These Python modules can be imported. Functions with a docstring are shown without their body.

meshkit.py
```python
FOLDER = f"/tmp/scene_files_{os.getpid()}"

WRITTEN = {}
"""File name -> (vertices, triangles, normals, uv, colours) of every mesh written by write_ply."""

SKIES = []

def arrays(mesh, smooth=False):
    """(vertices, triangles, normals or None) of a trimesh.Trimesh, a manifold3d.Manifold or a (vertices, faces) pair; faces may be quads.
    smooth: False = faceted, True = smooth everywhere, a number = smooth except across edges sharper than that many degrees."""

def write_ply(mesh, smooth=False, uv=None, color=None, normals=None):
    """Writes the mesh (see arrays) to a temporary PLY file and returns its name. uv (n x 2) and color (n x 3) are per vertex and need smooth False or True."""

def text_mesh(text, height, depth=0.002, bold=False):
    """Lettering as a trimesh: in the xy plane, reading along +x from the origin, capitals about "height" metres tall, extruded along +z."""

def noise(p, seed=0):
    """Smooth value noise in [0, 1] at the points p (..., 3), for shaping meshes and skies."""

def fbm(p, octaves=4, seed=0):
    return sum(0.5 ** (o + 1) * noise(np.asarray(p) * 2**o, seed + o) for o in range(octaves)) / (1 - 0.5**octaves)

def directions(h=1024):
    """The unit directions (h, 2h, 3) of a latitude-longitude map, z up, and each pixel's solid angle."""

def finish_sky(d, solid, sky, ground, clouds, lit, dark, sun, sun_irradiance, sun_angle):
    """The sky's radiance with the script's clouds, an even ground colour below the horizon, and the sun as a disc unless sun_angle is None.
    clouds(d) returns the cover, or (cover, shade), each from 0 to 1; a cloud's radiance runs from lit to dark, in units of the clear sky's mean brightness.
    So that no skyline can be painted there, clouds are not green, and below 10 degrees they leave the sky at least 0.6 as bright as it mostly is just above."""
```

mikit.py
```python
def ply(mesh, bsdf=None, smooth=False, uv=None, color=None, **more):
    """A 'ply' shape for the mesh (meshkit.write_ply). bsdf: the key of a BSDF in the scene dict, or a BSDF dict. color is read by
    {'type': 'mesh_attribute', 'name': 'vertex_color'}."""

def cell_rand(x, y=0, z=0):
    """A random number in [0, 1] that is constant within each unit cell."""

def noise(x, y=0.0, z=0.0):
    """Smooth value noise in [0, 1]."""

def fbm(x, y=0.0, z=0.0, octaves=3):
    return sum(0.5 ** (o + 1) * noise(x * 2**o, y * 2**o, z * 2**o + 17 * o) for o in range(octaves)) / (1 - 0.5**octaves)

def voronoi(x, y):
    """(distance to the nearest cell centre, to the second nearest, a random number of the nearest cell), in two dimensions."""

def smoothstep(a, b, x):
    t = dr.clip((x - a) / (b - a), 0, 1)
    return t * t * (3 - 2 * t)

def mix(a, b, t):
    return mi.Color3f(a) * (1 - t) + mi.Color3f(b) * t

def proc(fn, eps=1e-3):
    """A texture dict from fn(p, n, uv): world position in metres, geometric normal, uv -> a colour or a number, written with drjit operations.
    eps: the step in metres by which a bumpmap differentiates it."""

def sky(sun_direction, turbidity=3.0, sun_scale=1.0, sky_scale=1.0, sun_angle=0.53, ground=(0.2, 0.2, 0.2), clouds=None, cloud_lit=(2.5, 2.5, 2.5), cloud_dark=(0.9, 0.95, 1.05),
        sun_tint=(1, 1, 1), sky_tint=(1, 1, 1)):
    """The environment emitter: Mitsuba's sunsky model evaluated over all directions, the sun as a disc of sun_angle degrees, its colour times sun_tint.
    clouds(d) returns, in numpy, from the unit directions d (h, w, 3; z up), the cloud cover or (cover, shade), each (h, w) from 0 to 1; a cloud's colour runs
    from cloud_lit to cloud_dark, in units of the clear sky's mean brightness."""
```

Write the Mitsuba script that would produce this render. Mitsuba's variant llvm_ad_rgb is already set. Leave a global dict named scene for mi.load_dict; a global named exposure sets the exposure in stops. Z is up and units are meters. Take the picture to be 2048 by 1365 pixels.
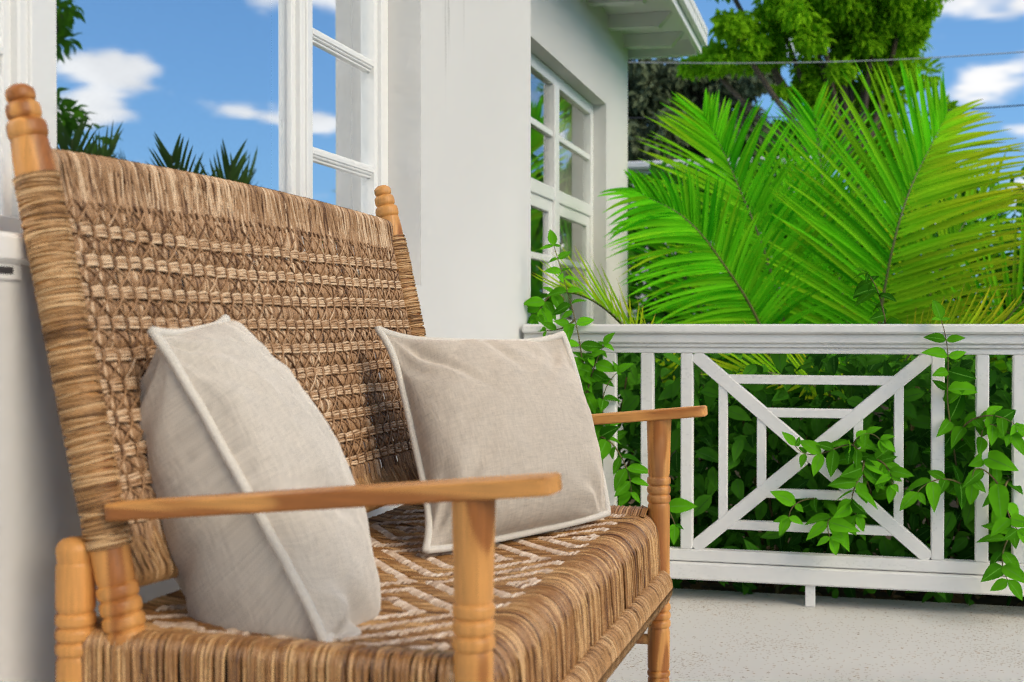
import math
import numpy as np, trimesh, manifold3d as m3, drjit as dr
import mitsuba as mi
import mikit, meshkit
from mikit import proc, noise, fbm, voronoi, cell_rand, smoothstep, mix

# ------------------------------------------------------------------ camera, sky, exposure
H, F, A = 0.84, 2550.0, math.radians(14.85)
TH = math.atan((682.5 - 650.0) / F)
FW = np.array([-math.sin(A) * math.cos(TH), math.cos(A) * math.cos(TH), -math.sin(TH)])
RT = np.array([math.cos(A), math.sin(A), 0.0])
UP = np.cross(RT, FW)
EYE = np.array([0, 0, H])
T = mi.ScalarTransform4f
scene, labels = {}, {}
scene['camera'] = {'type': 'thinlens', 'fov': math.degrees(2 * math.atan(1024 / F)), 'fov_axis': 'x',
                   'to_world': T().look_at(EYE.tolist(), (EYE + FW).tolist(), [0, 0, 1]),
                   'aperture_radius': 0.0042, 'focus_distance': 2.95, 'near_clip': 0.05, 'far_clip': 500.0}


def clouds(d):
    z = np.maximum(d[..., 2], 0.0) + 0.16
    q = np.stack([d[..., 0] / z * 1.25 + 3.1, d[..., 1] / z * 1.25 + 1.7, np.zeros_like(z)], -1)
    f = meshkit.fbm(q * 3.2, 5, 11)
    c = np.clip((f - 0.555) / 0.15, 0, 1)
    return c * c * (3 - 2 * c), np.clip((meshkit.fbm(q * 4.0 + 0.12, 4, 5) - 0.45) * 1.2, 0, 0.6)


scene['sky'] = mikit.sky([0.70, -0.37, 0.53], turbidity=3.2, sun_scale=0.80, sun_angle=42.0, sky_scale=1.5, ground=(0.25, 0.25, 0.2),
                         clouds=clouds, cloud_lit=(3.0, 3.0, 3.0), cloud_dark=(1.7, 1.75, 1.85), sun_tint=(0.95, 0.97, 0.99), sky_tint=(0.68, 0.96, 1.24))
exposure = 1.32


def ray(px, py):
    return FW + RT * ((px - 1024) / F) - UP * ((py - 682.5) / F)


def onY(px, py, Y): r = ray(px, py); return EYE + r * (Y / r[1])
def onX(px, py, X): r = ray(px, py); return EYE + r * (X / r[0])
def atD(px, py, d): return EYE + ray(px, py) * d


# ------------------------------------------------------------------ materials
def bsdf(key, base, rough=0.5, spec=0.5, bump=None, scale=1.0, **more):
    d = {'type': 'principled', 'base_color': base if isinstance(base, dict) else {'type': 'rgb', 'value': list(base)}, 'roughness': rough, 'specular': spec, **more}
    if bump is not None:
        d = {'type': 'bumpmap', 'arbitrary': bump, 'scale': scale, 'bsdf': d}
    scene[key] = {'type': 'twosided', 'bsdf': d}


def stucco_col(p, n, uv):
    v = 0.585 + 0.06 * fbm(p.x * 2, p.y * 2, p.z * 1.2)
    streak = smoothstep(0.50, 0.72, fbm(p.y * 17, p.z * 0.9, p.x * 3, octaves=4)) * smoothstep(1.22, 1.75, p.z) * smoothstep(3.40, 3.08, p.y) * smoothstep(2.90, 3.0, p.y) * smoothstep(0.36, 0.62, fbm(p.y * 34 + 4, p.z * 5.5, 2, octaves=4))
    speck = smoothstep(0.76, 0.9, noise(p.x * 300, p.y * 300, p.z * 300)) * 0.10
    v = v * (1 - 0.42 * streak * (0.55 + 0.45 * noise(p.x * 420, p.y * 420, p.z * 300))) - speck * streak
    return mi.Color3f(v, v * 0.993, v * 0.975)


bsdf('m_stucco', proc(stucco_col), 0.85, 0.2, proc(lambda p, n, uv: fbm(p.x * 160, p.y * 160, p.z * 160) + 0.7 * noise(p.x * 45, p.y * 45, p.z * 45), 2e-3), 0.0010)
bsdf('m_frame', proc(lambda p, n, uv: mix((0.76, 0.765, 0.76), (0.70, 0.70, 0.69), fbm(p.x * 3, p.y * 3, p.z * 3))), 0.35, 0.5)


def rail_col(p, n, uv):
    v = fbm(p.x * 5, p.y * 5, p.z * 5)
    c = mix((0.75, 0.74, 0.72), (0.70, 0.69, 0.67), smoothstep(0.45, 0.75, v))
    grime = smoothstep(0.62, 0.85, noise(p.x * 160, p.y * 160, p.z * 160)) * smoothstep(0.42, 0.7, fbm(p.x * 6 + 5, p.y * 6, p.z * 22)) * 0.22
    return c * (1 - 0.5 * grime)


bsdf('m_rail', proc(rail_col), 0.45, 0.4, proc(lambda p, n, uv: fbm(p.x * 40, p.y * 60, p.z * 60), 2e-3), 0.0003)


def floor_col(p, n, uv):
    base = mix((0.58, 0.57, 0.545), (0.51, 0.50, 0.475), smoothstep(0.35, 0.7, fbm(p.x * 1.7, p.y * 1.7)))
    dens = smoothstep(0.40, 0.66, fbm(p.x * 5, p.y * 5 + 9)) * 0.5 + 0.17
    f1, f2, w = voronoi(p.x * 105, p.y * 105)
    g1, g2, v = voronoi(p.x * 50 + 7, p.y * 50)
    on = dr.select(w < dens, 1.0, 0.0) * smoothstep(0.34, 0.20, f1 + 0.25 * (noise(p.x * 500, p.y * 500) - 0.5))
    big = dr.select(v < dens * 0.34, 1.0, 0.0) * smoothstep(0.24, 0.12, g1 + 0.2 * (noise(p.x * 300, p.y * 300) - 0.5))
    c = mix((0.22, 0.16, 0.11), (0.42, 0.30, 0.20), cell_rand(p.x * 105, p.y * 105, 5))
    return base * (1 - dr.maximum(on * 0.5, big * 0.8)) + c * dr.maximum(on * 0.5, big * 0.8)


bsdf('m_floor', proc(floor_col), 0.55, 0.35, proc(lambda p, n, uv: fbm(p.x * 70, p.y * 70, p.z * 70), 2e-3), 0.0012)
bsdf('m_soil', proc(lambda p, n, uv: mix((0.05, 0.04, 0.03), (0.13, 0.10, 0.07), fbm(p.x * 12, p.y * 12, p.z * 12, octaves=4))), 0.95, 0.1)
bsdf('m_lawn', proc(lambda p, n, uv: mix((0.05, 0.11, 0.02), (0.10, 0.16, 0.04), fbm(p.x * 3, p.y * 3, 0, octaves=5))), 0.95, 0.1)


def wood(long):
    def f(p, n, uv):
        a, b, c = ((p.x, p.y, p.z), (p.y, p.z, p.x), (p.x, p.z, p.y))[long]   # c runs along the grain
        warp = fbm(a * 9, b * 9, c * 2.2) * 3.2
        ring = noise((a * 60 + warp * 3), (b * 60 - warp * 2), c * 1.4)
        fine = noise(a * 420, b * 420, c * 18)
        col = mix((0.58, 0.27, 0.075), (0.31, 0.108, 0.024), smoothstep(0.42, 0.70, ring))
        col = col * (0.86 + 0.28 * fine)
        dark = smoothstep(0.66, 0.80, fbm(a * 16 + 3, b * 16, c * 4.2))
        worn = smoothstep(0.60, 0.85, fbm(a * 22 + 8, b * 22, c * 9))
        col = mix(col, (0.60, 0.38, 0.19), worn * 0.35)
        return mix(col, (0.15, 0.075, 0.035), dark * 0.6)
    return f


bsdf('m_wood', proc(wood(0)), 0.42, 0.4)
bsdf('m_wood_arm', proc(wood(1)), 0.42, 0.4)


def straw(lo, mid, hi):
    def f(p, n, uv):
        t = dr.clip(uv.x + 0.75 * (fbm(uv.y * 2.2, uv.x * 91.0, 0) - 0.5) + 0.30 * (noise(p.x * 420, p.y * 420, p.z * 420) - 0.5), 0, 1)
        return mix(mix(lo, mid, smoothstep(0, 0.5, t)), hi, smoothstep(0.5, 1.0, t))
    return f


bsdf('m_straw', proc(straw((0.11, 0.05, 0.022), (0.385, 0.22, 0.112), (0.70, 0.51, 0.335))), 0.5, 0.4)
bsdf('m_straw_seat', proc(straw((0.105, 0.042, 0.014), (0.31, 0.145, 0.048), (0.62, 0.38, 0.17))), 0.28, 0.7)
bsdf('m_straw_gold', proc(straw((0.15, 0.07, 0.025), (0.40, 0.21, 0.083), (0.63, 0.41, 0.21))), 0.5, 0.4)
bsdf('m_cord', proc(straw((0.24, 0.14, 0.09), (0.54, 0.40, 0.29), (0.76, 0.64, 0.52))), 0.6, 0.3)
bsdf('m_core', (0.06, 0.035, 0.02), 0.8, 0.2)


def linen(p, n, uv):
    a = noise(uv.x * 1100, uv.y * 90, 0) * 0.5 + noise(uv.x * 90, uv.y * 1100, 3) * 0.5
    s = fbm(uv.x * 9, uv.y * 9, 5)
    slub = smoothstep(0.66, 0.9, noise(uv.x * 70, uv.y * 1100, 9)) * 0.07 + smoothstep(0.66, 0.9, noise(uv.x * 1100, uv.y * 70, 4)) * 0.07
    return mi.Color3f(0.53, 0.465, 0.395) * (0.80 + 0.30 * a + 0.12 * (s - 0.5) - slub)


def linen_pale(p, n, uv): return dr.minimum(linen(p, n, uv) * mi.Color3f(1.10, 1.14, 1.18), 0.85)


weave = proc(lambda p, n, uv: noise(uv.x * 700, uv.y * 120, 0) + noise(uv.x * 120, uv.y * 700, 3), 1e-3)
bsdf('m_linen', proc(linen), 0.9, 0.15, weave, 0.0006, sheen=0.3)
bsdf('m_linen_pale', proc(linen_pale), 0.9, 0.15, weave, 0.0005, sheen=0.3)
bsdf('m_piping', proc(lambda p, n, uv: mi.Color3f(0.64, 0.60, 0.54) * (0.86 + 0.22 * noise(p.x * 700, p.y * 700, p.z * 700))), 0.9, 0.15)
bsdf('m_bark', proc(lambda p, n, uv: mix((0.06, 0.048, 0.035), (0.17, 0.14, 0.11), fbm(p.x * 14, p.y * 14, p.z * 5, octaves=4))), 0.9, 0.1)
bsdf('m_stem', proc(lambda p, n, uv: mix((0.10, 0.06, 0.03), (0.16, 0.16, 0.05), noise(p.x * 30, p.y * 30, p.z * 12))), 0.6, 0.3)
bsdf('m_rachis', proc(lambda p, n, uv: mix((0.09, 0.10, 0.03), (0.17, 0.20, 0.05), noise(p.x * 20, p.y * 20, p.z * 9))), 0.45, 0.4)
bsdf('m_rubber', (0.045, 0.045, 0.05), 0.4, 0.4)
bsdf('m_roof', proc(lambda p, n, uv: mix((0.34, 0.34, 0.35), (0.46, 0.46, 0.47), fbm(p.x * 4, p.y * 4, p.z * 4))), 0.7, 0.3)
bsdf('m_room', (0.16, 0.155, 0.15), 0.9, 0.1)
bsdf('m_curtain', proc(lambda p, n, uv: mix((0.50, 0.47, 0.42), (0.62, 0.59, 0.54), noise(p.y * 25, p.z * 0.6, 0))), 0.9, 0.1)
bsdf('m_metal', (0.42, 0.43, 0.43), 0.6, 0.3)


def leafy(key, fn, rough=0.4, trans=0.9, spec=1.45):
    scene[key] = {'type': 'principledthin', 'base_color': proc(fn), 'roughness': rough, 'diff_trans': trans, 'eta': spec}


def palm_col(p, n, uv):                                   # uv.x: how yellow the leaflet is, uv.y: base to tip
    k = dr.floor(uv.x) / 9.0; yel = uv.x - dr.floor(uv.x)
    g = mix((0.040, 0.40, 0.007), (0.20, 0.84, 0.018), dr.clip(k + 0.5 * (noise(p.x * 6, p.y * 6, p.z * 6) - 0.5), 0, 1))
    y = dr.clip(yel * (0.35 + 0.9 * uv.y) + 0.25 * (noise(p.x * 9, p.y * 9, p.z * 9) - 0.5) * yel, 0, 1)
    c = mix(g, (0.86, 0.80, 0.03), y)
    return mix(c, (0.42, 0.24, 0.10), smoothstep(0.88, 1.0, uv.y) * smoothstep(0.25, 0.6, yel))


leafy('m_palm', palm_col, 0.36, 1.0)
leafy('m_palm_dark', lambda p, n, uv: mix((0.055, 0.11, 0.02), (0.12, 0.20, 0.045), noise(p.x * 7, p.y * 7, p.z * 7)), 0.5, 0.5)


def leaf_fn(a, b, c):
    def f(p, n, uv):
        v = dr.abs(uv.y - 0.5)                            # uv.x tone, uv.y across the blade
        col = mix(a, b, dr.clip(uv.x + 0.25 * (noise(p.x * 40, p.y * 40, p.z * 40) - 0.5), 0, 1))
        return mix(c, col, smoothstep(0.0, 0.06, v))
    return f


leafy('m_vine', leaf_fn((0.025, 0.13, 0.006), (0.15, 0.52, 0.015), (0.14, 0.40, 0.05)), 0.28, 0.7, 1.5)
leafy('m_hedge', leaf_fn((0.020, 0.09, 0.012), (0.11, 0.38, 0.025), (0.08, 0.22, 0.04)), 0.3, 0.6, 1.5)
leafy('m_tree', leaf_fn((0.11, 0.29, 0.008), (0.34, 0.70, 0.02), (0.12, 0.25, 0.01)), 0.5, 0.9)
leafy('m_tree_dark', leaf_fn((0.07, 0.10, 0.05), (0.22, 0.27, 0.16), (0.1, 0.11, 0.06)), 0.6, 0.5)
leafy('m_dry', leaf_fn((0.16, 0.09, 0.04), (0.36, 0.26, 0.15), (0.2, 0.12, 0.06)), 0.7, 0.4)
scene['m_glass'] = {'type': 'blendbsdf', 'weight': 0.93, 'a': {'type': 'thindielectric', 'int_ior': 1.5},
                    'b': {'type': 'twosided', 'bsdf': {'type': 'bumpmap', 'arbitrary': proc(lambda p, n, uv: noise(p.x * 5, p.y * 5, p.z * 4) + 0.2 * noise(p.x * 17, p.y * 17, p.z * 13), 3e-3), 'scale': 0.00022,
                                                     'bsdf': {'type': 'conductor', 'material': 'none', 'specular_reflectance': {'type': 'rgb', 'value': [0.90, 0.93, 0.96]}}}}}
scene['m_glass_wing'] = {'type': 'blendbsdf', 'weight': 0.20, 'a': {'type': 'thindielectric', 'int_ior': 1.5},
                         'b': {'type': 'twosided', 'bsdf': {'type': 'conductor', 'material': 'none', 'specular_reflectance': {'type': 'rgb', 'value': [0.86, 0.90, 0.88]}}}}


# ------------------------------------------------------------------ helpers
def number(key):
    if key not in scene and key not in labels: return key
    k = 1
    while f'{key}_{k:03d}' in scene or f'{key}_{k:03d}' in labels: k += 1
    return f'{key}_{k:03d}'


def thing(name, label, cat, group=None):
    key = number(name)
    labels[key] = {'label': label, 'category': cat, **({'group': group} if group else {})}
    return key


def put(parent, name, mesh, mat, smooth=False, uv=None, label=None, kind=None):
    key = number(f'{parent}__{name}' if parent else name)
    scene[key] = mikit.ply(mesh, mat, smooth=smooth, uv=uv)
    d = {**({'label': label} if label else {}), **({'kind': kind} if kind else {})}
    if d: labels[key] = {**labels.get(key, {}), **d}
    return key


def box(x0, x1, y0, y1, z0, z1, c=0.003):
    lo, hi = np.array([x0, y0, z0], float), np.array([x1, y1, z1], float)
    c = min(c, 0.3 * (hi - lo).min())
    pts = []
    for i in np.ndindex(2, 2, 2):
        p = np.where(i, hi, lo)
        s = np.where(i, -c, c)
        for k in range(3):
            q = p + s; q[k] = p[k]; pts.append(q)
    return trimesh.convex.convex_hull(np.array(pts))


def cat(ms): return trimesh.util.concatenate(ms)


def tubes(P, r, sides=6, ref=(0, 0, 1), tone=None, flat=1.0, caps=False):
    """N polylines (N,S,3) as tubes; returns (verts, faces), uv. flat squeezes the second axis."""
    P = np.asarray(P, float)
    if P.ndim == 2: P = P[None]
    N, S, _ = P.shape
    t = np.gradient(P, axis=1); t /= np.linalg.norm(t, axis=2, keepdims=True) + 1e-12
    ref = np.broadcast_to(np.asarray(ref, float), P.shape)
    b = np.cross(t, ref); b /= np.linalg.norm(b, axis=2, keepdims=True) + 1e-9
    n = np.cross(b, t)
    r = np.asarray(r, float)
    r = np.broadcast_to(r if r.ndim == 2 else (r[:, None] if r.ndim == 1 else r), (N, S))
    ang = np.arange(sides) * 2 * np.pi / sides + np.pi / 2
    V = P[:, :, None] + r[:, :, None, None] * (np.cos(ang)[:, None] * b[:, :, None] + flat * np.sin(ang)[:, None] * n[:, :, None])
    i, j, k = np.meshgrid(np.arange(N), np.arange(S - 1), np.arange(sides), indexing='ij')
    k2 = (k + 1) % sides
    base = i * S * sides
    q = np.stack([base + j * sides + k, base + j * sides + k2, base + (j + 1) * sides + k2, base + (j + 1) * sides + k], -1).reshape(-1, 4)
    f = np.vstack([q[:, [0, 1, 2]], q[:, [0, 2, 3]]])
    V = V.reshape(-1, 3)
    if caps:
        e = []
        for a in range(N):
            for s, fl in ((0, 1), (S - 1, 0)):
                o = a * S * sides + s * sides
                for m in range(1, sides - 1): e.append([o, o + m, o + m + 1][::-1 if fl else 1])
        f = np.vstack([f, np.array(e)])
    tone = np.full(N, 0.5) if tone is None else np.asarray(tone, float)
    L = np.concatenate([np.zeros((N, 1)), np.cumsum(np.linalg.norm(np.diff(P, axis=1), axis=2), 1)], 1)
    uv = np.stack([np.broadcast_to(tone[:, None, None], (N, S, sides)), np.broadcast_to((L * 10 + np.arange(N)[:, None] * 3.7)[:, :, None], (N, S, sides))], -1).reshape(-1, 2)
    return (V, f), uv


def lathe(p0, axis, prof, sides=28):
    """prof: (distance along axis, radius)."""
    axis = np.asarray(axis, float) / np.linalg.norm(axis)
    pr = np.array(prof, float)
    x = np.cross(axis, [0, 1, 0.1]); x /= np.linalg.norm(x); y = np.cross(axis, x)
    a = np.arange(sides) * 2 * np.pi / sides
    ring = np.cos(a)[:, None] * x + np.sin(a)[:, None] * y
    V = (np.asarray(p0, float) + pr[:, None, :1] * axis + pr[:, None, 1:] * ring[None]).reshape(-1, 3)
    S = len(pr); i, j = np.meshgrid(np.arange(S - 1), np.arange(sides), indexing='ij'); j2 = (j + 1) % sides
    q = np.stack([i * sides + j, i * sides + j2, (i + 1) * sides + j2, (i + 1) * sides + j], -1).reshape(-1, 4)
    return V, np.vstack([q[:, [0, 1, 2]], q[:, [0, 2, 3]]])


PH = math.radians(1.35)
RB = np.array([[math.cos(PH), math.sin(PH), 0], [-math.sin(PH), math.cos(PH), 0], [0, 0, 1]])


def bw(m):                                                # bench frame to world
    if isinstance(m, tuple): return np.asarray(m[0]) @ RB.T, m[1]
    m = m.copy(); m.vertices = np.asarray(m.vertices) @ RB.T; return m


def grid_faces(n, m, off=0):
    i, j = np.meshgrid(np.arange(n - 1), np.arange(m - 1), indexing='ij')
    q = np.stack([i * m + j, (i + 1) * m + j, (i + 1) * m + j + 1, i * m + j + 1], -1).reshape(-1, 4) + off
    return np.vstack([q[:, [0, 1, 2]], q[:, [0, 2, 3]]])


def spline(pts, n):
    from scipy.interpolate import CubicSpline
    pts = np.asarray(pts, float)
    L = np.concatenate([[0], np.cumsum(np.linalg.norm(np.diff(pts, axis=0), axis=1))])
    return CubicSpline(L / L[-1], pts)(np.linspace(0, 1, n))


# ------------------------------------------------------------------ the setting
def sheet(x0, x1, y0, y1, z): return (np.array([[x0, y0, z], [x1, y0, z], [x1, y1, z], [x0, y1, z]], float), np.array([[0, 1, 2], [0, 2, 3]]))


put(None, 'ground', sheet(-200, 200, -200, 200, -0.12), 'm_lawn', kind='structure')
put(None, 'garden_bed', sheet(-1.3, 6.0, 4.02, 11.5, -0.075), 'm_soil', kind='structure')
put(None, 'porch_floor', box(-1.4, 2.6, -3.0, 4.06, -0.115, 0.0, 0.008), 'm_floor', kind='structure')

# ------------------------------------------------------------------ the house: porch wall, window, wing
XW, YE = -0.998, 4.0
house = thing('house', 'white stucco house with a large window behind the bench and a wing beyond the railing', 'house')
cube = lambda x0, x1, y0, y1, z0, z1: m3.Manifold.cube([x1 - x0, y1 - y0, z1 - z0]).translate([x0, y0, z0])
WY0, WY1, WZ0, WZ1 = 1.035, 2.91, 0.935, 2.15
wall = cube(-1.30, XW, -4.0, YE, -0.11, 2.75) - cube(-1.4, -0.9, WY0, WY1, WZ0, WZ1)
put(house, 'wall', wall, 'm_stucco')
XR = -1.35
wing = cube(XR - 0.25, XR, YE + 0.002, 7.92, -0.11, 2.62) - cube(-2, -1, 5.15, 7.19, 0.80, 2.10)
wing = wing + cube(-4.5, XR - 0.24, 7.70, 7.92, -0.11, 2.62)
put(house, 'wing_wall', wing, 'm_stucco')
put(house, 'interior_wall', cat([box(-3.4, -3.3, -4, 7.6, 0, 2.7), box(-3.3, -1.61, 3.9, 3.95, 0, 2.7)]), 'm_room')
put(house, 'sill', cat([box(-1.10, XW + 0.012, WY0 + 0.001, WY1 - 0.30, WZ0 - 0.02, WZ0 + 0.018, 0.006), box(-1.10, XW - 0.035, WY1 - 0.2995, WY1 - 0.001, WZ0 - 0.02, WZ0 + 0.018, 0.006)]), 'm_frame')
g = put(house, 'weep_vent', box(XW, XW + 0.004, 1.30, 1.375, 0.895, 0.918, 0.001), 'm_frame', label='small white vent plate with a dark slot under the window')
put(g, 'slot', box(XW + 0.0035, XW + 0.0055, 1.318, 1.357, 0.902, 0.911, 0.0005), 'm_rubber')

win = put(house, 'window', cat([                                    # outer frame, stepped
    box(-1.16, -1.081, WY1 - 0.045, WY1, WZ0 + 0.018, WZ1, 0.002), box(-1.15, -1.091, WY1 - 0.066, WY1 - 0.045, WZ0 + 0.018, WZ1, 0.002),
    box(-1.16, -1.081, WY0, WY0 + 0.045, WZ0 + 0.018, WZ1, 0.002), box(-1.15, -1.091, WY0 + 0.045, WY0 + 0.066, WZ0 + 0.018, WZ1, 0.002),
    box(-1.155, -1.083, WY0 + 0.045, WY1 - 0.045, WZ1 - 0.05, WZ1, 0.002), box(-1.155, -1.083, WY0 + 0.045, WY1 - 0.045, WZ0 + 0.018, WZ0 + 0.05, 0.002)]), 'm_frame',
    label='large white framed window with a wide middle pane and side sashes')
XG = -1.108
for a, b in ((2.388, 2.478), (1.475, 1.582)):
    put(win, 'mullion', cat([box(-1.15, -1.082, a + 0.018, b - 0.012, WZ0 + 0.05, WZ1 - 0.05, 0.003), box(-1.145, -1.076, a + 0.036, b - 0.034, WZ0 + 0.05, WZ1 - 0.05, 0.002),
                             box(-1.14, -1.094, a, a + 0.018, WZ0 + 0.05, WZ1 - 0.05, 0.002), box(-1.14, -1.094, b - 0.012, b + 0.014, WZ0 + 0.05, WZ1 - 0.05, 0.002)]), 'm_frame')
for a, b in ((2.492, WY1 - 0.066), (WY0 + 0.066, 1.475)):
    for z in (1.205, 1.456, 1.707, 1.958):
        put(win, 'muntin', cat([box(-1.125, -1.096, a, b, z - 0.011, z + 0.011, 0.002), box(-1.120, -1.101, a, b, z - 0.017, z - 0.011, 0.001), box(-1.122, -1.0925, a, b, z - 0.005, z + 0.005, 0.001)]), 'm_frame')
pane_rot = 0.0
for a, b in ((2.485, WY1 - 0.05), (1.575, 2.385), (WY0 + 0.05, 1.482)):
    V = np.array([[XG, a, WZ0 + 0.02], [XG, b, WZ0 + 0.02], [XG, b, WZ1 - 0.02], [XG, a, WZ1 - 0.02]])
    put(win, 'pane', (V, np.array([[0, 1, 2], [0, 2, 3]])), 'm_glass')

wf = put(house, 'window', cat([                                     # the window of the wing
    box(-1.47, -1.425, 7.125, 7.19, 0.80, 2.10, 0.003), box(-1.47, -1.425, 5.15, 5.215, 0.80, 2.10, 0.003),
    box(-1.465, -1.427, 5.215, 7.125, 2.035, 2.10, 0.003), box(-1.465, -1.427, 5.215, 7.125, 0.80, 0.865, 0.003)]), 'm_frame', label='white window of the wing with two columns of panes')
put(wf, 'mullion', box(-1.475, -1.42, 6.19, 6.29, 0.865, 2.035, 0.004), 'm_frame')
for a, b in ((6.29, 7.125), (5.215, 6.19)):
    put(wf, 'meeting_rail', cat([box(-1.47, -1.423, a, b, 1.455, 1.52, 0.003)]), 'm_frame')
    for z in (1.79, 1.165):
        put(wf, 'muntin', box(-1.462, -1.432, a, b, z - 0.016, z + 0.016, 0.003), 'm_frame')
    put(wf, 'lower_sash', cat([box(-1.463, -1.434, a, a + 0.07, 0.865, 1.455, 0.003), box(-1.463, -1.434, b - 0.07, b, 0.865, 1.455, 0.003), box(-1.464, -1.433, a + 0.07, b - 0.07, 1.395, 1.455, 0.003)]), 'm_frame')
    V = np.array([[-1.45, a, 0.87], [-1.45, b, 0.87], [-1.45, b, 2.03], [-1.45, a, 2.03]])
    put(wf, 'pane', (V, np.array([[0, 1, 2], [0, 2, 3]])), 'm_glass_wing')

for a, b in ((5.2, 5.75), (6.62, 7.13)):
    yy = np.linspace(a, b, 60); V = np.stack([np.stack([-1.56 + 0.022 * np.sin(yy * 62), yy, np.full(60, z)], -1) for z in (0.75, 2.12)])
    put(wf, 'curtain', (V.reshape(-1, 3), grid_faces(2, 60)), 'm_curtain', True)

roof = put(house, 'roof', cat([box(-4.7, -0.905, YE + 0.3, 8.06, 2.622, 2.645, 0.003), box(-4.7, -0.87, YE + 0.28, 8.085, 2.647, 2.70, 0.004)]), 'm_frame', label='white painted eave with exposed rafter tails')
for y in (4.9, 5.5, 6.1, 6.7, 7.28, 7.80):
    pr = trimesh.creation.extrude_polygon(__import__('shapely').Polygon([(XR, 2.545), (-1.06, 2.538), (-0.985, 2.620), (XR, 2.620)]), 0.07)
    pr.apply_transform(np.array([[1, 0, 0, 0], [0, 0, -1, y + 0.035], [0, 1, 0, 0], [0, 0, 0, 1.0]]))
    put(roof, 'rafter', pr, 'm_frame')
put(roof, 'barge_board', box(-4.6, -0.93, 8.0, 8.045, 2.525, 2.621, 0.003), 'm_frame')
put(roof, 'fascia', cat([box(-0.93, -0.905, YE + 0.3, 8.05, 2.535, 2.62, 0.003), box(-0.903, -0.872, YE + 0.29, 8.075, 2.585, 2.646, 0.003)]), 'm_frame')

put(house, 'porch_roof', box(-1.299, -0.54, -3.9, 4.05, 2.752, 2.90, 0.006), 'm_frame')

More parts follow.
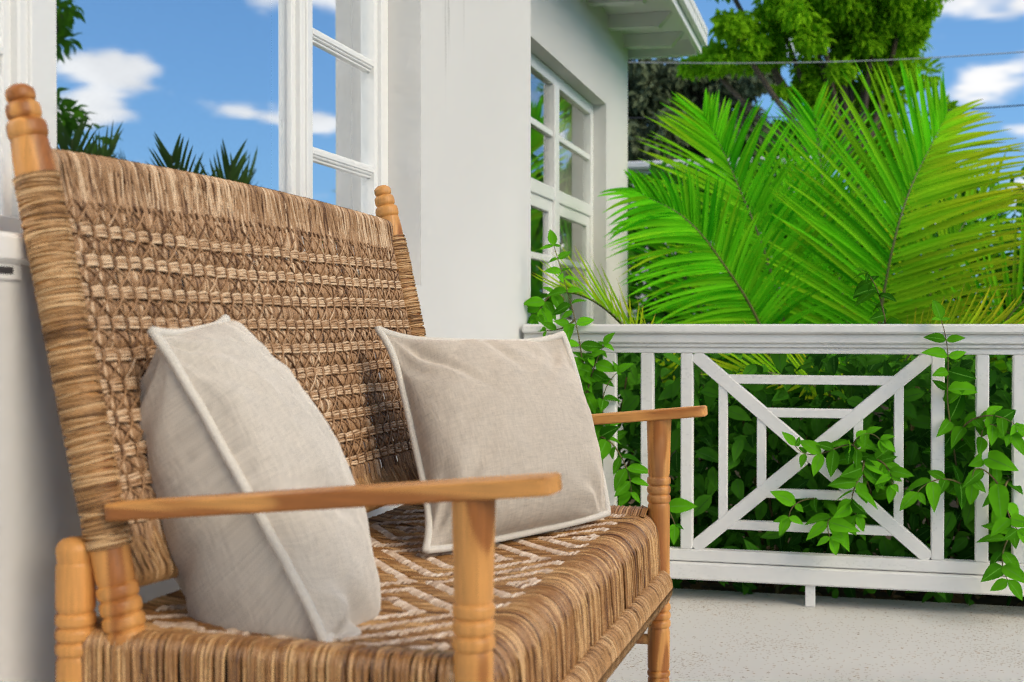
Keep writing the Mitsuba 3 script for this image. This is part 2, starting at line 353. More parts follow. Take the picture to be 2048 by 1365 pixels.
# ------------------------------------------------------------------ the railing
YR = 3.88
rail = thing('porch_railing', 'white painted porch railing with a crossed panel of nested rectangles and vine growing through it', 'railing')
xz = lambda px, py: onY(px, py, YR)[[0, 2]]
X0 = onY(1043, 650, YR - 0.04)[0]; X1 = 3.2
z_sub = xz(1620, 708)[1]; z_app = xz(1620, 690)[1]; z_cap = onY(1620, 668, YR - 0.04)[2]
z_b0 = xz(1620, 1110)[1]; z_b1 = xz(1620, 1134)[1]; z_b2 = xz(1620, 1171)[1]
put(rail, 'cap', box(X0, X1, YR - 0.042, YR + 0.085, z_cap, H + 0.002, 0.006), 'm_rail')
put(rail, 'apron', cat([box(X0 + 0.001, X1, YR - 0.022, YR + 0.062, z_app + 0.004, z_cap - 0.0005, 0.004), box(X0 + 0.002, X1, YR - 0.010, YR + 0.05, z_app - 0.008, z_app + 0.0035, 0.002)]), 'm_rail')
put(rail, 'upper_rail', box(X0 + 0.003, X1, YR, YR + 0.04, z_sub, z_app - 0.0085, 0.003), 'm_rail')
put(rail, 'lower_rail', box(XW + 0.001, X1, YR, YR + 0.04, z_b1, z_b0, 0.003), 'm_rail')
put(rail, 'bottom_beam', box(XW + 0.001, X1, YR - 0.012, YR + 0.055, z_b2, z_b1 - 0.003, 0.005), 'm_rail')
fx = xz(1620, 1190)[0]
put(rail, 'foot', box(fx - 0.0145, fx + 0.0145, YR + 0.006, YR + 0.036, 0.0, z_b2 + 0.001, 0.002), 'm_rail')
put(rail, 'foot', box(fx + 1.6 - 0.0145, fx + 1.6 + 0.0145, YR + 0.006, YR + 0.036, 0.0, z_b2 + 0.001, 0.002), 'm_rail')
for a, b in ((1052, 1078), (1129, 1154), (1205, 1231), (1281, 1306), (1361, 1385), (1863, 1889), (1952, 1978), (2026, 2120)):
    nm = 'stile' if a in (1361, 1863) else ('post' if a == 2026 else 'baluster')
    put(rail, nm, box(xz(a, 900)[0], xz(b, 900)[0], YR + 0.001, YR + 0.038, z_b0 + 0.0005, z_sub - 0.0005, 0.003), 'm_rail')


def bar(p, q, w, dy, name):                               # a bar in the panel's plane from p to q (x, z)
    p, q = np.array(p), np.array(q); d = q - p; L = np.linalg.norm(d); a = math.atan2(d[1], d[0])
    m = box(-L / 2, L / 2, dy, 0.036 - dy, -w / 2, w / 2, 0.002)
    m.apply_transform(trimesh.transformations.rotation_matrix(-a, [0, 1, 0])); c = (p + q) / 2
    m.apply_translation([c[0], YR + 0.002, c[1]]); put(rail, name, m, 'm_rail')


xa, xb = xz(1385, 900)[0], xz(1863, 900)[0]
tl, tr, bl, br = (xa, z_sub), (xb, z_sub), (xa, z_b0), (xb, z_b0)
ctr = (np.array(tl) + np.array(br)) / 2
DW = 0.040; ext = 0.0
sh = lambda p, k: tuple(np.array(p) + (ctr - np.array(p)) * k)
bar(sh(tl, 0.01), sh(br, 0.01), DW, 0.0015, 'diagonal')
for c in (tr, bl):
    e = np.array(ctr) + (np.array(c) - ctr) / np.linalg.norm(np.array(c) - ctr) * DW * 0.50
    bar(sh(c, 0.01), e, DW, 0.0026, 'diagonal')
for k, w in ((0.262, 0.027), (0.594, 0.027)):             # the nested rectangles
    a, b, c, d = (np.array(sh(q, k)) for q in (tl, tr, br, bl))
    bar(a + [0.014, 0], b - [0.014, 0], w, 0.0042, 'crossbar'); bar(d + [0.014, 0], c - [0.014, 0], w, 0.0042, 'crossbar')
    bar(a - [0, 0.008], d + [0, 0.008], w, 0.0056, 'upright'); bar(b - [0, 0.008], c + [0, 0.008], w, 0.0056, 'upright')

# ------------------------------------------------------------------ the bench
rng = np.random.default_rng(7)
bench = thing('bench', 'two seat bench of turned golden wood with a woven seagrass back and seat', 'bench')
XF, XB, YN, YF = -0.4343, -0.945, 1.3425, 2.5625
EPS = 1e-4


def rings(z0, z1, n, R):
    """a row of n rounded rings from z0 up to z1"""
    out, w = [], (z1 - z0) / n
    for k in range(n):
        for u in np.linspace(0, 1, 9):
            out.append((z0 + (k + 0.02 + 0.96 * u) * w, R - 0.0036 * abs(2 * u - 1) ** 4))
    return out


def front_leg(y):
    p = [(0, 0.0001), (0, 0.019), (0.006, 0.0215), (0.122, 0.0220)] + rings(0.126, 0.140, 1, 0.0232) + [(0.144, 0.0222), (0.218, 0.0228)] + rings(0.226, 0.276, 3, 0.0242) + \
        [(0.282, 0.0226), (0.36, 0.0222), (0.465, 0.0222), (0.474, 0.0222)] + rings(0.479, 0.533, 3, 0.0240) + [(0.538, 0.0222), (0.56, 0.0226), (0.655, 0.0250), (0.656, 0.0001)]
    put(bench, 'front_leg', bw(lathe((XF, y, 0), (0, 0, 1), p)), 'm_wood', 35)


def rear_leg(y):
    top = [(0.565 + 0.016 * math.sin(a), 0.0001 + 0.0232 * math.cos(a) ** 0.7 if a < 1.56 else 0.0001) for a in np.linspace(0, math.pi / 2, 7)]
    p = [(0, 0.0001), (0, 0.020), (0.006, 0.0225), (0.13, 0.0232), (0.43, 0.0236)] + rings(0.437, 0.490, 3, 0.0246) + [(0.495, 0.0238), (0.50, 0.0240), (0.547, 0.0232), (0.551, 0.0212), (0.556, 0.0222)] + top
    put(bench, 'rear_leg', bw(lathe((XB, y, 0), (0, 0, 1), p)), 'm_wood', 35)


for y in (YN, YF): front_leg(y); rear_leg(y)

LEAN = np.array([-0.156, 0, 0.70]); LEAN /= np.linalg.norm(LEAN)          # along the leaning back posts
B0 = np.array([-0.878, 0, 0.445])
bn = np.array([LEAN[2], 0, -LEAN[0]])                                     # the back's front normal


def back(s, y, off=0.0):
    """a point of the back: s metres up along it, y across, off in front of its plane"""
    s, y, off = np.broadcast_arrays(np.asarray(s, float), np.asarray(y, float), np.asarray(off, float))
    u = (y - (YN + YF) / 2) / 0.61
    o = off - 0.012 * (1 - u * u)
    return B0 + s[..., None] * LEAN + o[..., None] * bn + y[..., None] * np.array([0, 1.0, 0])


for y in (YN + 0.012, YF - 0.012):
    s0 = 0.715
    fin = [(0.0, 0.0001), (0.0, 0.020), (0.004, 0.0235)] + rings(0.006, 0.082, 4, 0.0256) + [(0.086, 0.0232), (0.095, 0.0236), (0.128, 0.0236), (0.6, 0.0245), (0.618, 0.0240), (0.640, 0.0225)] + \
        rings(0.640, 0.664, 1, 0.0245) + rings(0.665, 0.687, 1, 0.0212) + rings(0.688, 0.706, 1, 0.0180) + [(0.709, 0.010), (0.7105, 0.0001)]
    post = put(bench, 'back_post', bw(lathe(back(0, y, 0) + bn * 0.012 * (1 - ((y - (YN + YF) / 2) / 0.61) ** 2), LEAN, fin)), 'm_wood', 35)
    n = 235; ss = np.linspace(0.129, 0.592, n); a = np.linspace(0, 2 * np.pi, 19)
    rr = 0.0268 + rng.normal(0, 0.0005, n)
    c = B0 + ss[:, None] * LEAN + y * np.array([0, 1, 0])
    tilt = rng.normal(0, 0.0015, (n, 2))
    P = c[:, None] + rr[:, None, None] * (np.cos(a)[None, :, None] * bn + np.sin(a)[None, :, None] * np.array([0, 1, 0])) + (tilt[:, :1] * np.cos(a) + tilt[:, 1:] * np.sin(a))[:, :, None] * LEAN
    tone = np.clip(0.5 + 0.16 * (meshkit.noise(np.c_[ss * 30, ss * 0, ss * 0]) - 0.5) * 2 + rng.normal(0, 0.28, n), 0, 1)
    m, uv = tubes(P, 0.0015, 5, LEAN, tone)
    put(post, 'wrapping', bw(m), 'm_straw_gold', True, uv)

# --- the woven panel
YA, YZ = YN + 0.036, YF - 0.036
ymid, yhalf = (YA + YZ) / 2, (YZ - YA) / 2
crest = lambda y: 0.632 + 0.016 * (1 - ((y - ymid) / yhalf) ** 2)
dip = lambda y: 0.070 - 0.014 * (1 - ((y - ymid) / yhalf) ** 2)
backrest = number(bench + '__backrest')
labels[backrest] = {'label': 'woven seagrass backrest panel with wrapped top and bottom bands'}
NC = 33; pitch = (YZ - YA) / NC
S_BAND = 0.157 + 0.0415 * np.arange(10)                                   # band centres up the back
hb = 0.0086                                                              # half height of a band
rows = []
for s in S_BAND:                                                         # light bands of four strands, bulging between the lacing
    Pb, tn = [], []
    yy = np.linspace(YA - 0.006, YZ + 0.006, NC * 7 + 1); ph = (yy - YA) / pitch
    bul = np.abs(np.sin(np.pi * ph)) ** 0.8
    wob = 0.0025 * (meshkit.noise(np.c_[yy * 9, yy * 0 + s * 50, yy * 0]) - 0.5) * 2
    for k in range(4):
        o = (k - 1.5) / 1.5 * (hb - 0.002)
        jit = 0.0011 * (meshkit.noise(np.c_[yy * 60, yy * 0 + s * 90 + k * 7, yy * 0]) - 0.5) * 2
        Pb.append(back(s + wob + o * (0.70 + 0.30 * bul) + jit, yy, -0.0005 + 0.0120 * bul)); tn.append(0.75 + rng.normal(0, 0.13))
    m, uv = tubes(np.array(Pb), 0.0021, 5, bn, tn)
    uv[:, 1] *= 2.5
    put(backrest, 'woven_band', bw(m), 'm_straw', True, uv)
lo, hi = 0.110, 0.606
for c in range(NC):                                                       # upright bundles behind the bands
    y0 = YA + (c + 0.5) * pitch
    ss = np.linspace(lo, hi, 120)
    near = np.min(np.abs(ss[:, None] - S_BAND[None]), 1)
    out = np.clip((near - hb * 0.7) / 0.008, 0, 1)
    Pb, tn = [], []
    cnt = 7
    sw = rng.normal(0, 0.0016)
    for k in range(cnt):
        o = (k - (cnt - 1) / 2) * 0.0045 + rng.normal(0, 0.0006)
        wv = 0.0020 * (meshkit.noise(np.c_[ss * 26, ss * 0 + c * 3.3 + k * 0.9, ss * 0]) - 0.5) * 2
        Pb.append(back(ss, y0 + sw + o * (0.78 + 0.22 * out) + wv, -0.0015 + 0.0075 * out + 0.0012 * rng.normal() * out)); tn.append(0.49 + rng.normal(0, 0.18))
    m, uv = tubes(np.array(Pb), 0.0025, 5, bn, tn)
    put(backrest, 'upright_bundle', bw(m), 'm_straw', True, uv)
Pl, tl_ = [], []
for c in range(NC + 1):                                                   # dark thin lacing: over each band, then crossing to the neighbours
    for i, s in enumerate(S_BAND):
        yb = YA + c * pitch
        for rep in range(2):
            j = (rep - 0.5) * 0.0030 + rng.normal(0, 0.0006)
            s_ = np.array([s - hb - 0.002, s - hb * 0.5, s, s + hb * 0.5, s + hb + 0.002])
            Pl.append(back(np.r_[s_[0], s_, s_[-1]], yb + j + np.array([0, 0, 0.0006, 0.0012, 0.0006, 0, 0]), np.array([-0.002, 0.0055, 0.0082, 0.0088, 0.0082, 0.0055, -0.002]))); tl_.append(0.33 + rng.normal(0, 0.14))
        for s1, s2 in ((s + hb, s + 0.0415 - hb),) if i < 9 else ((s + hb, s + 0.038),):
            for sg in (-1, 1):
                if not 0 <= c + sg <= NC or rng.random() < 0.12: continue
                u = np.linspace(0, 1, 7); e = rng.normal(0, 0.0012, 2)
                Pl.append(back(s1 - 0.001 + (s2 - s1 + 0.002) * u, yb + sg * pitch * (u * 0.98) + e[0], 0.0078 + 0.0022 * np.sin(np.pi * u) + (0.0012 if sg > 0 else 0))); tl_.append(0.40 + rng.normal(0, 0.16))
for k in range(2 * NC):                                                   # the row of knots under the top band
    y = YA + (k + 0.5) * pitch / 2; u = np.linspace(0, 1, 7); s_ = crest(y) - 0.0132 - 0.0585
    Pl.append(back(s_ + 0.004 * np.sin(u * 6.28) + rng.normal(0, 0.001), y + pitch * 0.30 * (u - 0.5), 0.004 + 0.0065 * np.sin(np.pi * u))); tl_.append(0.26 + rng.normal(0, 0.12))
m, uv = tubes(np.array([np.array(p) for p in Pl]), 0.0015, 5, bn, tl_)
put(backrest, 'lacing', bw(m), 'm_straw', True, uv, kind='stuff')


def wrap_band(fs, depth, name, up, n=560):
    """strands hung round a rail: over it and down in front and behind"""
    y = np.linspace(YA - 0.008, YZ + 0.010, n) + rng.normal(0, 0.0012, n)
    e = fs(y); a = np.linspace(0, np.pi, 6)
    fl = depth + rng.normal(0, 0.0022, n)
    slant = rng.normal(0.009 * up, 0.0065, n)
    R = 0.0132 + rng.normal(0, 0.0013, n)
    P = []
    for k in range(n):
        down = np.linspace(fl[k], 0.004, 6)
        wv = 0.0012 * (meshkit.noise(np.c_[down * 70, down * 0 + k * 1.7, down * 0]) - 0.5) * 2
        s = np.r_[e[k] - up * (R[k] + down), e[k] - up * (R[k] - R[k] * np.sin(a)), e[k] - up * (R[k] + down[::-1])]
        of = np.r_[np.linspace(0.006, R[k], 6), R[k] * np.cos(a), -np.linspace(R[k], 0.006, 6)]
        q = np.linspace(0, 1, 6)
        P.append(back(s, np.r_[y[k] + slant[k] * (1 - q) + wv, np.full(6, y[k]), y[k] + slant[k] * q], of))
    tone = np.clip(0.52 + 0.22 * (meshkit.fbm(np.c_[y * 22, y * 0, y * 0 + up], 2) - 0.5) * 2 + rng.normal(0, 0.24, n), 0, 1)
    m, uv = tubes(np.array(P), 0.0016 + np.abs(rng.normal(0, 0.0004, n)), 5, bn, tone)
    put(backrest, name, bw(m), 'm_straw' if up > 0 else 'm_straw_gold', True, uv)


wrap_band(crest, 0.056, 'top_band', 1)
wrap_band(dip, 0.050, 'bottom_band', -1)
yy = np.linspace(YA, YZ, 24)
for f_, o in ((crest, -0.0135), (dip, 0.0135)):
    m, _ = tubes(back(f_(yy) + o, yy, 0)[None], 0.0105, 8, bn)
    put(backrest, 'rail', bw(m), 'm_wood', True)
yy = np.linspace(YA - 0.008, YZ + 0.008, 25)                                # solid core inside the wrapped bands
for f_, sg in ((crest, -1), (dip, 1)):
    P1 = np.stack([back(f_(yy) + sg * 0.012, yy, 0.0085), back(f_(yy) + sg * 0.062, yy, 0.005), back(f_(yy) + sg * 0.062, yy, -0.005), back(f_(yy) + sg * 0.012, yy, -0.0085)], 1).reshape(-1, 3)
    fc = []
    for i in range(24):
        for k in range(4): a, b = i * 4 + k, i * 4 + (k + 1) % 4; fc += [[a, b, b + 4], [a, b + 4, a + 4]]
    put(backrest, 'core', bw((P1, np.array(fc))), 'm_core')

# --- the seat
seat = number(bench + '__seat')
labels[seat] = {'label': 'woven seat of brown seagrass with pale zigzag cords and a rolled front edge'}
X_back, X_front, Z_roll, R_roll = -0.955, XF + 0.001, 0.455, 0.042
Y0, Y1 = YN + 0.014, YF - 0.012


def seat_path(n_top=64):
    a = np.linspace(math.pi * 0.5, 0, 8)
    top = np.linspace(X_back, X_front - R_roll, n_top)
    x = np.r_[top, X_front - R_roll + R_roll * np.cos(a)[1:], np.full(6, X_front), ]
    z = np.r_[np.full(n_top, Z_roll), Z_roll - R_roll + R_roll * np.sin(a)[1:], np.linspace(Z_roll - R_roll - 0.012, 0.330, 6)]
    return x, z


def sag(x, y):
    u = np.clip((x - X_back) / (X_front - 0.05 - X_back), 0, 1); v = np.clip((y - Y0) / (Y1 - Y0), 0, 1)
    return -0.016 * np.sin(np.pi * u) ** 0.8 * np.sin(np.pi * v) ** 0.5 + 0.008 * (1 - u) + 0.010 * (np.exp(-((v) / 0.05) ** 2) + np.exp(-((1 - v) / 0.05) ** 2)) * np.clip(1.2 - u, 0, 1)


PZ, QZ = 0.290, 0.086                                                     # zigzag period across, spacing along


def light_zone(x, y):
    x, y = np.asarray(x, float), np.asarray(y, float)
    dx = np.abs(((x - X_front + 0.075) / 0.34) % 1.0 - 0.5) * 0.34; dy = np.abs(((y - Y0 - 0.06) / 0.42) % 1.0 - 0.5) * 0.42
    w = (1.15 * dx + dy) / 0.074                                       # nested diamonds
    ed = (x > X_back + 0.03) & (x < X_front - 0.060) & (y > Y0 + 0.02) & (y < Y1 - 0.02)
    return ((w + 0.1) % 1.0 < 0.46) & ed


NW = 400
yw = np.linspace(Y0, Y1, NW)
xs, zs = seat_path()
P, tone = [], []
for k, y in enumerate(yw):
    drift = 0.0040 * (meshkit.noise(np.c_[xs * 8, xs * 0 + y * 30, xs * 0]) - 0.5) * 2 + 0.0016 * (meshkit.noise(np.c_[np.arange(len(xs)) * 0.5, xs * 0 + k * 5.3, xs * 0]) - 0.5) * 2
    yk = y + drift
    zz = zs + np.where(zs > Z_roll - 0.03, sag(xs, yk), sag(xs[64 - 1:64], np.array([y]))[0] * 0 + 0.0)
    face = zs < Z_roll - 0.03
    dz = np.where(light_zone(xs, yk), -0.0030, 0.0)
    xx = xs + np.where(face, rng.normal(0, 0.0016) + 0.004 * np.sin((0.42 - zs) * 18), 0)
    P.append(np.c_[xx, yk + np.where(face, (0.42 - zs) * rng.normal(0, 0.05), 0), zz + dz + rng.normal(0, 0.0009)])
    tone.append(0.54 + 0.10 * (meshkit.noise(np.array([y * 26, 0, 0])) - 0.5) * 2 + rng.normal(0, 0.22))
P = np.array(P)
refs = np.zeros_like(P); refs[:] = [0, 0, 1]; refs[:, zs < Z_roll - 0.02] = [1, 0, 0.2]
m, uv = tubes(P, 0.0019, 5, refs, np.clip(tone, 0, 1))
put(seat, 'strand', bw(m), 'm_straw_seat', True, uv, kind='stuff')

xs2 = np.linspace(X_back + 0.02, X_front - 0.05, 76)                        # pale cords on top, running along the bench
segs, tone = [], []
NY = 420
yv = np.linspace(Y0 + 0.015, Y1 - 0.015, NY)
for x in xs2:
    z_on = light_zone(np.full(NY, x), yv)
    k = 0
    while k < NY:
        if z_on[k]:
            e = k
            while e + 1 < NY and z_on[e + 1]: e += 1
            if e - k >= 2:
                u = np.linspace(0, 1, 7); y = yv[k] + (yv[e] - yv[k]) * u
                xx = x + 0.0085 * (u - 0.5) + rng.normal(0, 0.0008)
                segs.append(np.c_[xx, y, Z_roll + sag(xx, y) - 0.005 + 0.0072 * np.sin(np.pi * u) ** 0.6])
                tone.append(0.6 + rng.normal(0, 0.16))
            k = e
        k += 1
m, uv = tubes(np.array(segs), 0.0024, 6, (0, 0, 1), np.clip(tone, 0, 1))
put(seat, 'pale_cord', bw(m), 'm_cord', True, uv, kind='stuff')

gx, gy = np.meshgrid(np.linspace(0, 1, len(xs)), np.linspace(Y0 - 0.006, Y1 + 0.004, 40), indexing='ij')   # the dark bed below the strands
V = np.stack([np.interp(gx, np.linspace(0, 1, len(xs)), xs) - np.where(np.interp(gx, np.linspace(0, 1, len(xs)), zs) < Z_roll - 0.03, 0.006, 0), gy, np.interp(gx, np.linspace(0, 1, len(xs)), zs)], -1)
V[..., 2] += np.where(V[..., 2] > Z_roll - 0.03, sag(V[..., 0], V[..., 1]) - 0.0055, 0)
put(seat, 'core', bw((V.reshape(-1, 3), grid_faces(len(xs), 40))), 'm_core', True)

for yr, sg, nm in ((YN, 1, 'side_wrapping'), (YF, -1, 'side_wrapping')):      # strands wound over the side rails
    n = 215
    xk = np.linspace(X_back + 0.03, X_front - 0.022, n) + rng.normal(0, 0.001, n)
    a = np.linspace(0, math.pi * 0.5, 7)
    zt = Z_roll + 0.014
    P = []
    for k in range(n):
        prof_y = np.r_[yr + sg * 0.055, yr + sg * 0.030, yr - sg * 0.018 * np.sin(a) + sg * 0.006, np.full(5, yr - sg * 0.012)]
        sg_in = sag(np.array([xk[k]]), np.array([yr + sg * 0.055]))[0]
        prof_z = np.r_[Z_roll + sg_in, zt - 0.003, zt - 0.02 + 0.02 * np.cos(a), np.linspace(zt - 0.034, 0.33, 5)]
        w = rng.normal(0, 0.0010)
        dr_ = rng.normal(0, 0.003)
        P.append(np.c_[xk[k] + dr_ * np.linspace(0, 1, len(prof_y)) ** 2, prof_y - sg * abs(w), prof_z + w])
    P = np.array(P); refs = np.zeros_like(P); refs[:] = [0, -sg, 0.6]
    tone = np.clip(0.52 + 0.12 * (meshkit.noise(np.c_[xk * 40, xk * 0, xk * 0 + sg]) - 0.5) * 2 + rng.normal(0, 0.17, n), 0, 1)
    m, uv = tubes(P, 0.0018, 5, refs, tone)
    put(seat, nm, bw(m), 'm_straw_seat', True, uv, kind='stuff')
    put(seat, 'side_rail', bw(box(X_back + 0.02, X_front - 0.03, yr - 0.007, yr + 0.007, 0.335, zt - 0.006)), 'm_core')

# --- stretchers, the front one wrapped
stretch = put(bench, 'stretcher', bw(tubes(np.array([[XF + 0.010, YN + 0.02, 0.312], [XF + 0.010, YF - 0.02, 0.312]])[None], 0.016, 10, (0, 0, 1))[0]), 'm_wood', True, label='front stretcher wrapped in seagrass')
n = 430
yk = np.linspace(YN + 0.022, YF - 0.022, n); a = np.linspace(0, 2 * np.pi, 15)
fl = 0.024
P = np.stack([XF + 0.010 + fl * 0.85 * np.cos(a)[None] + 0 * yk[:, None], yk[:, None] + rng.normal(0, 0.003, (n, 1)) * np.sin(a) + 0.004 * np.cos(a), 0.312 + (fl * 1.35 + rng.normal(0, 0.0008, (n, 1))) * np.sin(a)[None]], -1)
tone = np.clip(0.5 + 0.14 * (meshkit.noise(np.c_[yk * 38, yk * 0, yk * 0]) - 0.5) * 2 + rng.normal(0, 0.2, n), 0, 1)
m, uv = tubes(P, 0.0018, 5, (0, 1, 0), tone)
put(stretch, 'wrapping', bw(m), 'm_straw_gold', True, uv)
put(bench, 'stretcher', bw(tubes(np.array([[XB, YN + 0.02, 0.30], [XB, YF - 0.02, 0.30]])[None], 0.014, 10, (0, 0, 1))[0]), 'm_wood', True)
for y in (YN, YF):
    for z in (0.40, 0.20):
        put(bench, 'stretcher', bw(tubes(np.array([[XF, y, z], [XB, y, z]])[None], 0.011, 10, (0, 0, 1))[0]), 'm_wood', True)

# --- armrests: flat boards, tilted up to the front, rounded at their ends
import shapely
for y in (YN, YF):
    L, w = 0.560, 0.058
    sh_ = shapely.Polygon([(0, -0.020), (0.10, -w / 2 + 0.004), (0.30, -w / 2), (L, -w / 2), (L, w / 2), (0.30, w / 2), (0.10, w / 2 - 0.004), (0, 0.020)]).buffer(-0.012).buffer(0.012, 6)
    lay = []
    for zq, off in ((0, 0.0022), (0.0022, 0), (0.0178, 0), (0.020, 0.0022)):
        c = np.array(sh_.buffer(-off, 6).exterior.coords)
        t_ = np.linspace(0, 1, 161)[:-1]
        d_ = np.r_[0, np.cumsum(np.linalg.norm(np.diff(c, axis=0), axis=1))]; d_ /= d_[-1]
        k0 = np.argmax(c[:, 0] + 0.1 * c[:, 1])
        lay.append(np.c_[np.interp(t_, d_, c[:, 0]), np.interp(t_, d_, c[:, 1]), np.full(160, zq)])
    n_ = 160
    V = np.vstack(lay + [[[L / 2, 0, 0]], [[L / 2, 0, 0.020]]])
    fc = []
    for a_ in range(3):
        for k in range(n_):
            p, q = a_ * n_ + k, a_ * n_ + (k + 1) % n_; fc += [[p, q, q + n_], [p, q + n_, p + n_]]
    for k in range(n_): fc += [[4 * n_, (k + 1) % n_, k], [4 * n_ + 1, 3 * n_ + k, 3 * n_ + (k + 1) % n_]]
    mm = trimesh.Trimesh(V, fc, process=False)
    al = math.atan(0.095)
    mm.apply_transform(trimesh.transformations.rotation_matrix(-al, [0, 1, 0]))
    mm.apply_translation([-0.895, y, 0.6045])
    put(bench, 'armrest', bw(mm), 'm_wood_arm', 30)


# ------------------------------------------------------------------ the pillows
def pillow(name, label, TL, TR, BR, BL, front, Tf, Tb, pull, mat, seed, folds=(), ex=0.40, rc=0.26, front_tb=(0.72, 1.12), back_tb=(0.72, 1.12), droop=0.0, zfloor=0.449):
    TL, TR, BR, BL = (np.array(c, float) for c in (TL, TR, BR, BL))
    n = np.cross(TR - TL, BL - TL); n /= np.linalg.norm(n); n *= np.sign(n @ np.array(front))
    N = 110
    g = np.sin(np.linspace(-1, 1, N) * np.pi / 2) * 0.55 + np.linspace(-1, 1, N) * 0.45
    s, t = np.meshgrid(g, g, indexing='ij')               # s left to right, t top to bottom
    s2 = s * (1 - np.where(s < 0, pull[0], pull[2]) * (1 - np.abs(t) ** 5)); t2 = t * (1 - np.where(t < 0, pull[1], pull[3]) * (1 - np.abs(s) ** 4))
    a, b = (s2 + 1) / 2, (t2 + 1) / 2
    P0 = TL * ((1 - a) * (1 - b))[..., None] + TR * (a * (1 - b))[..., None] + BR * (a * b)[..., None] + BL * ((1 - a) * b)[..., None]
    hh = np.clip(1 - (s / 0.98) ** 2, 0, 1) * np.clip(1 - (t / 0.98) ** 2, 0, 1); hh = np.maximum(hh, 0) ** ex * (1 - 0.25 * (s * s * t * t))
    for cs in (-1, 1):
        for ct in (-1, 1): hh = hh * (1 - 0.85 * np.exp(-(np.hypot(s - cs, t - ct) / (rc * (1.0 if ct < 0 else 0.7))) ** 2))
    mids = [a_ + (b_ - a_) * np.clip((t + 1) / 1.7, 0, 1) for a_, b_ in (front_tb, back_tb)]
    wr = meshkit.fbm(np.stack([s * 2.2 + seed, t * 2.2, s * 0 + seed], -1), 4) - 0.5
    rad = 0
    for cs in (-1, 1):
        for ct in (-1, 1):
            ds, dt = np.abs(s - cs), np.abs(t - ct); r = np.hypot(ds, dt)
            rad = rad + np.exp(-(r / 0.55) ** 2) * np.sin(np.arctan2(dt, ds) * 9 + seed + 2 * meshkit.noise(np.stack([s * 3, t * 3, s * 0 + seed], -1)) * 3) * np.clip(r / 0.2, 0, 1)
    amp = np.clip(hh * 3, 0, 1)
    V = []
    for k, Tk in ((1, Tf), (-1, Tb)):
        h = Tk * hh * mids[0 if k > 0 else 1] + amp * (0.019 * wr + 0.0095 * rad)
        for (fs, ft, ang, ln, wd, dp) in folds:
            x_, y_ = (s - fs) * math.cos(ang) + (t - ft) * math.sin(ang), -(s - fs) * math.sin(ang) + (t - ft) * math.cos(ang)
            h = h - dp * amp * np.exp(-(y_ / wd) ** 2 - (x_ / ln) ** 2)
        h = np.maximum(h, 0)
        Q = P0 + k * h[..., None] * n
        Q[..., 2] -= droop * hh * np.clip((t + 0.3) / 1.3, 0, 1) ** 2
        Q[..., 2] = np.where(hh > 0.02, np.maximum(Q[..., 2], zfloor + 0.004 * wr), Q[..., 2])
        V.append(Q.reshape(-1, 3))
    f = grid_faces(N, N)
    uv = np.stack([(a * 0.45).ravel(), (b * 0.45).ravel()], -1)
    key = thing(name, label, 'pillow')
    put(key, 'cover', (np.vstack(V), np.vstack([f[:, ::-1], f + N * N])), mat, True, np.vstack([uv, uv + 0.61]))
    B = P0
    loop = np.vstack([B[:, 0], B[-1, 1:], B[::-1, -1][1:], B[0, ::-1][1:-1]])
    loop = np.vstack([loop, loop[:2]])
    wv = 0.003 * (meshkit.fbm(loop * 22 + seed, 2) - 0.5)
    m, uv2 = tubes((loop + wv[:, None] * n)[None], 0.0068, 8, n)
    put(key, 'piping', m, 'm_piping', True, np.c_[uv2[:, 0] + uv2[:, 1] * 0.02, uv2[:, 1] * 0.05])
    return key


w_ = lambda x, y, z: RB @ np.array([x, y, z])
pillow('pillow', 'cream linen pillow turned edge on, propped behind the near wooden armrest', w_(-0.895, 1.435, 0.832), w_(-0.945, 1.715, 0.850), w_(-0.745, 1.745, 0.482), w_(-0.640, 1.402, 0.455),
       (1, 0.2, 0.4), 0.100, 0.165, (0.13, 0.05, 0.10, 0.02), 'm_linen_pale', 3.0, folds=((-0.5, 0.25, 0.3, 0.5, 0.07, 0.014), (-0.4, 0.8, 0.4, 0.5, 0.08, 0.02)), ex=0.30, rc=0.24, front_tb=(0.62, 1.16), back_tb=(0.85, 1.15), droop=0.17)
pillow('pillow', 'beige linen pillow with piped edges facing the front, leaning beside the far armrest', w_(-0.905, 2.216, 0.832), w_(-0.613, 2.47, 0.822), w_(-0.512, 2.43, 0.474), w_(-0.735, 2.01, 0.462),
       (1, -1, 0.3), 0.125, 0.06, (0.12, 0.115, -0.035, -0.03), 'm_linen', 8.0, folds=((0.1, -0.72, 1.2, 0.25, 0.07, 0.012), (-0.55, -0.55, 0.9, 0.4, 0.06, 0.012), (0.6, -0.5, 2.3, 0.35, 0.06, 0.010), (-0.7, 0.6, 2.4, 0.3, 0.06, 0.010)), ex=0.42, rc=0.34, front_tb=(0.50, 1.15), droop=0.03)


# ------------------------------------------------------------------ plants
def leaf_template(curl=0.12, fold=0.22, width=0.46, n=7):
    """a pointed oval blade from the origin along +x, length 1, face up; uv.y runs across it"""
    u = np.linspace(0, 1, n); w = width / 2 * np.sin(np.pi * u ** 0.82) ** 0.85 * (1 - 0.25 * u); w[0], w[-1] = 0.012, 0.002
    V, UV = [], []
    for k in range(n):
        for c in (-1, 0, 1):
            V.append([u[k], c * w[k], abs(c) * w[k] * fold - curl * u[k] ** 2]); UV.append([0, 0.5 + 0.5 * c])
    f = []
    for k in range(n - 1):
        for c in range(2): a = k * 3 + c; f += [[a, a + 3, a + 4], [a, a + 4, a + 1]]
    return np.array(V), np.array(f), np.array(UV)


LT = [leaf_template(0.12 + 0.26 * k / 3, 0.24 + 0.2 * (k % 2), 0.52 + 0.05 * (k % 3)) for k in range(4)]
LEAF_PLY = {}


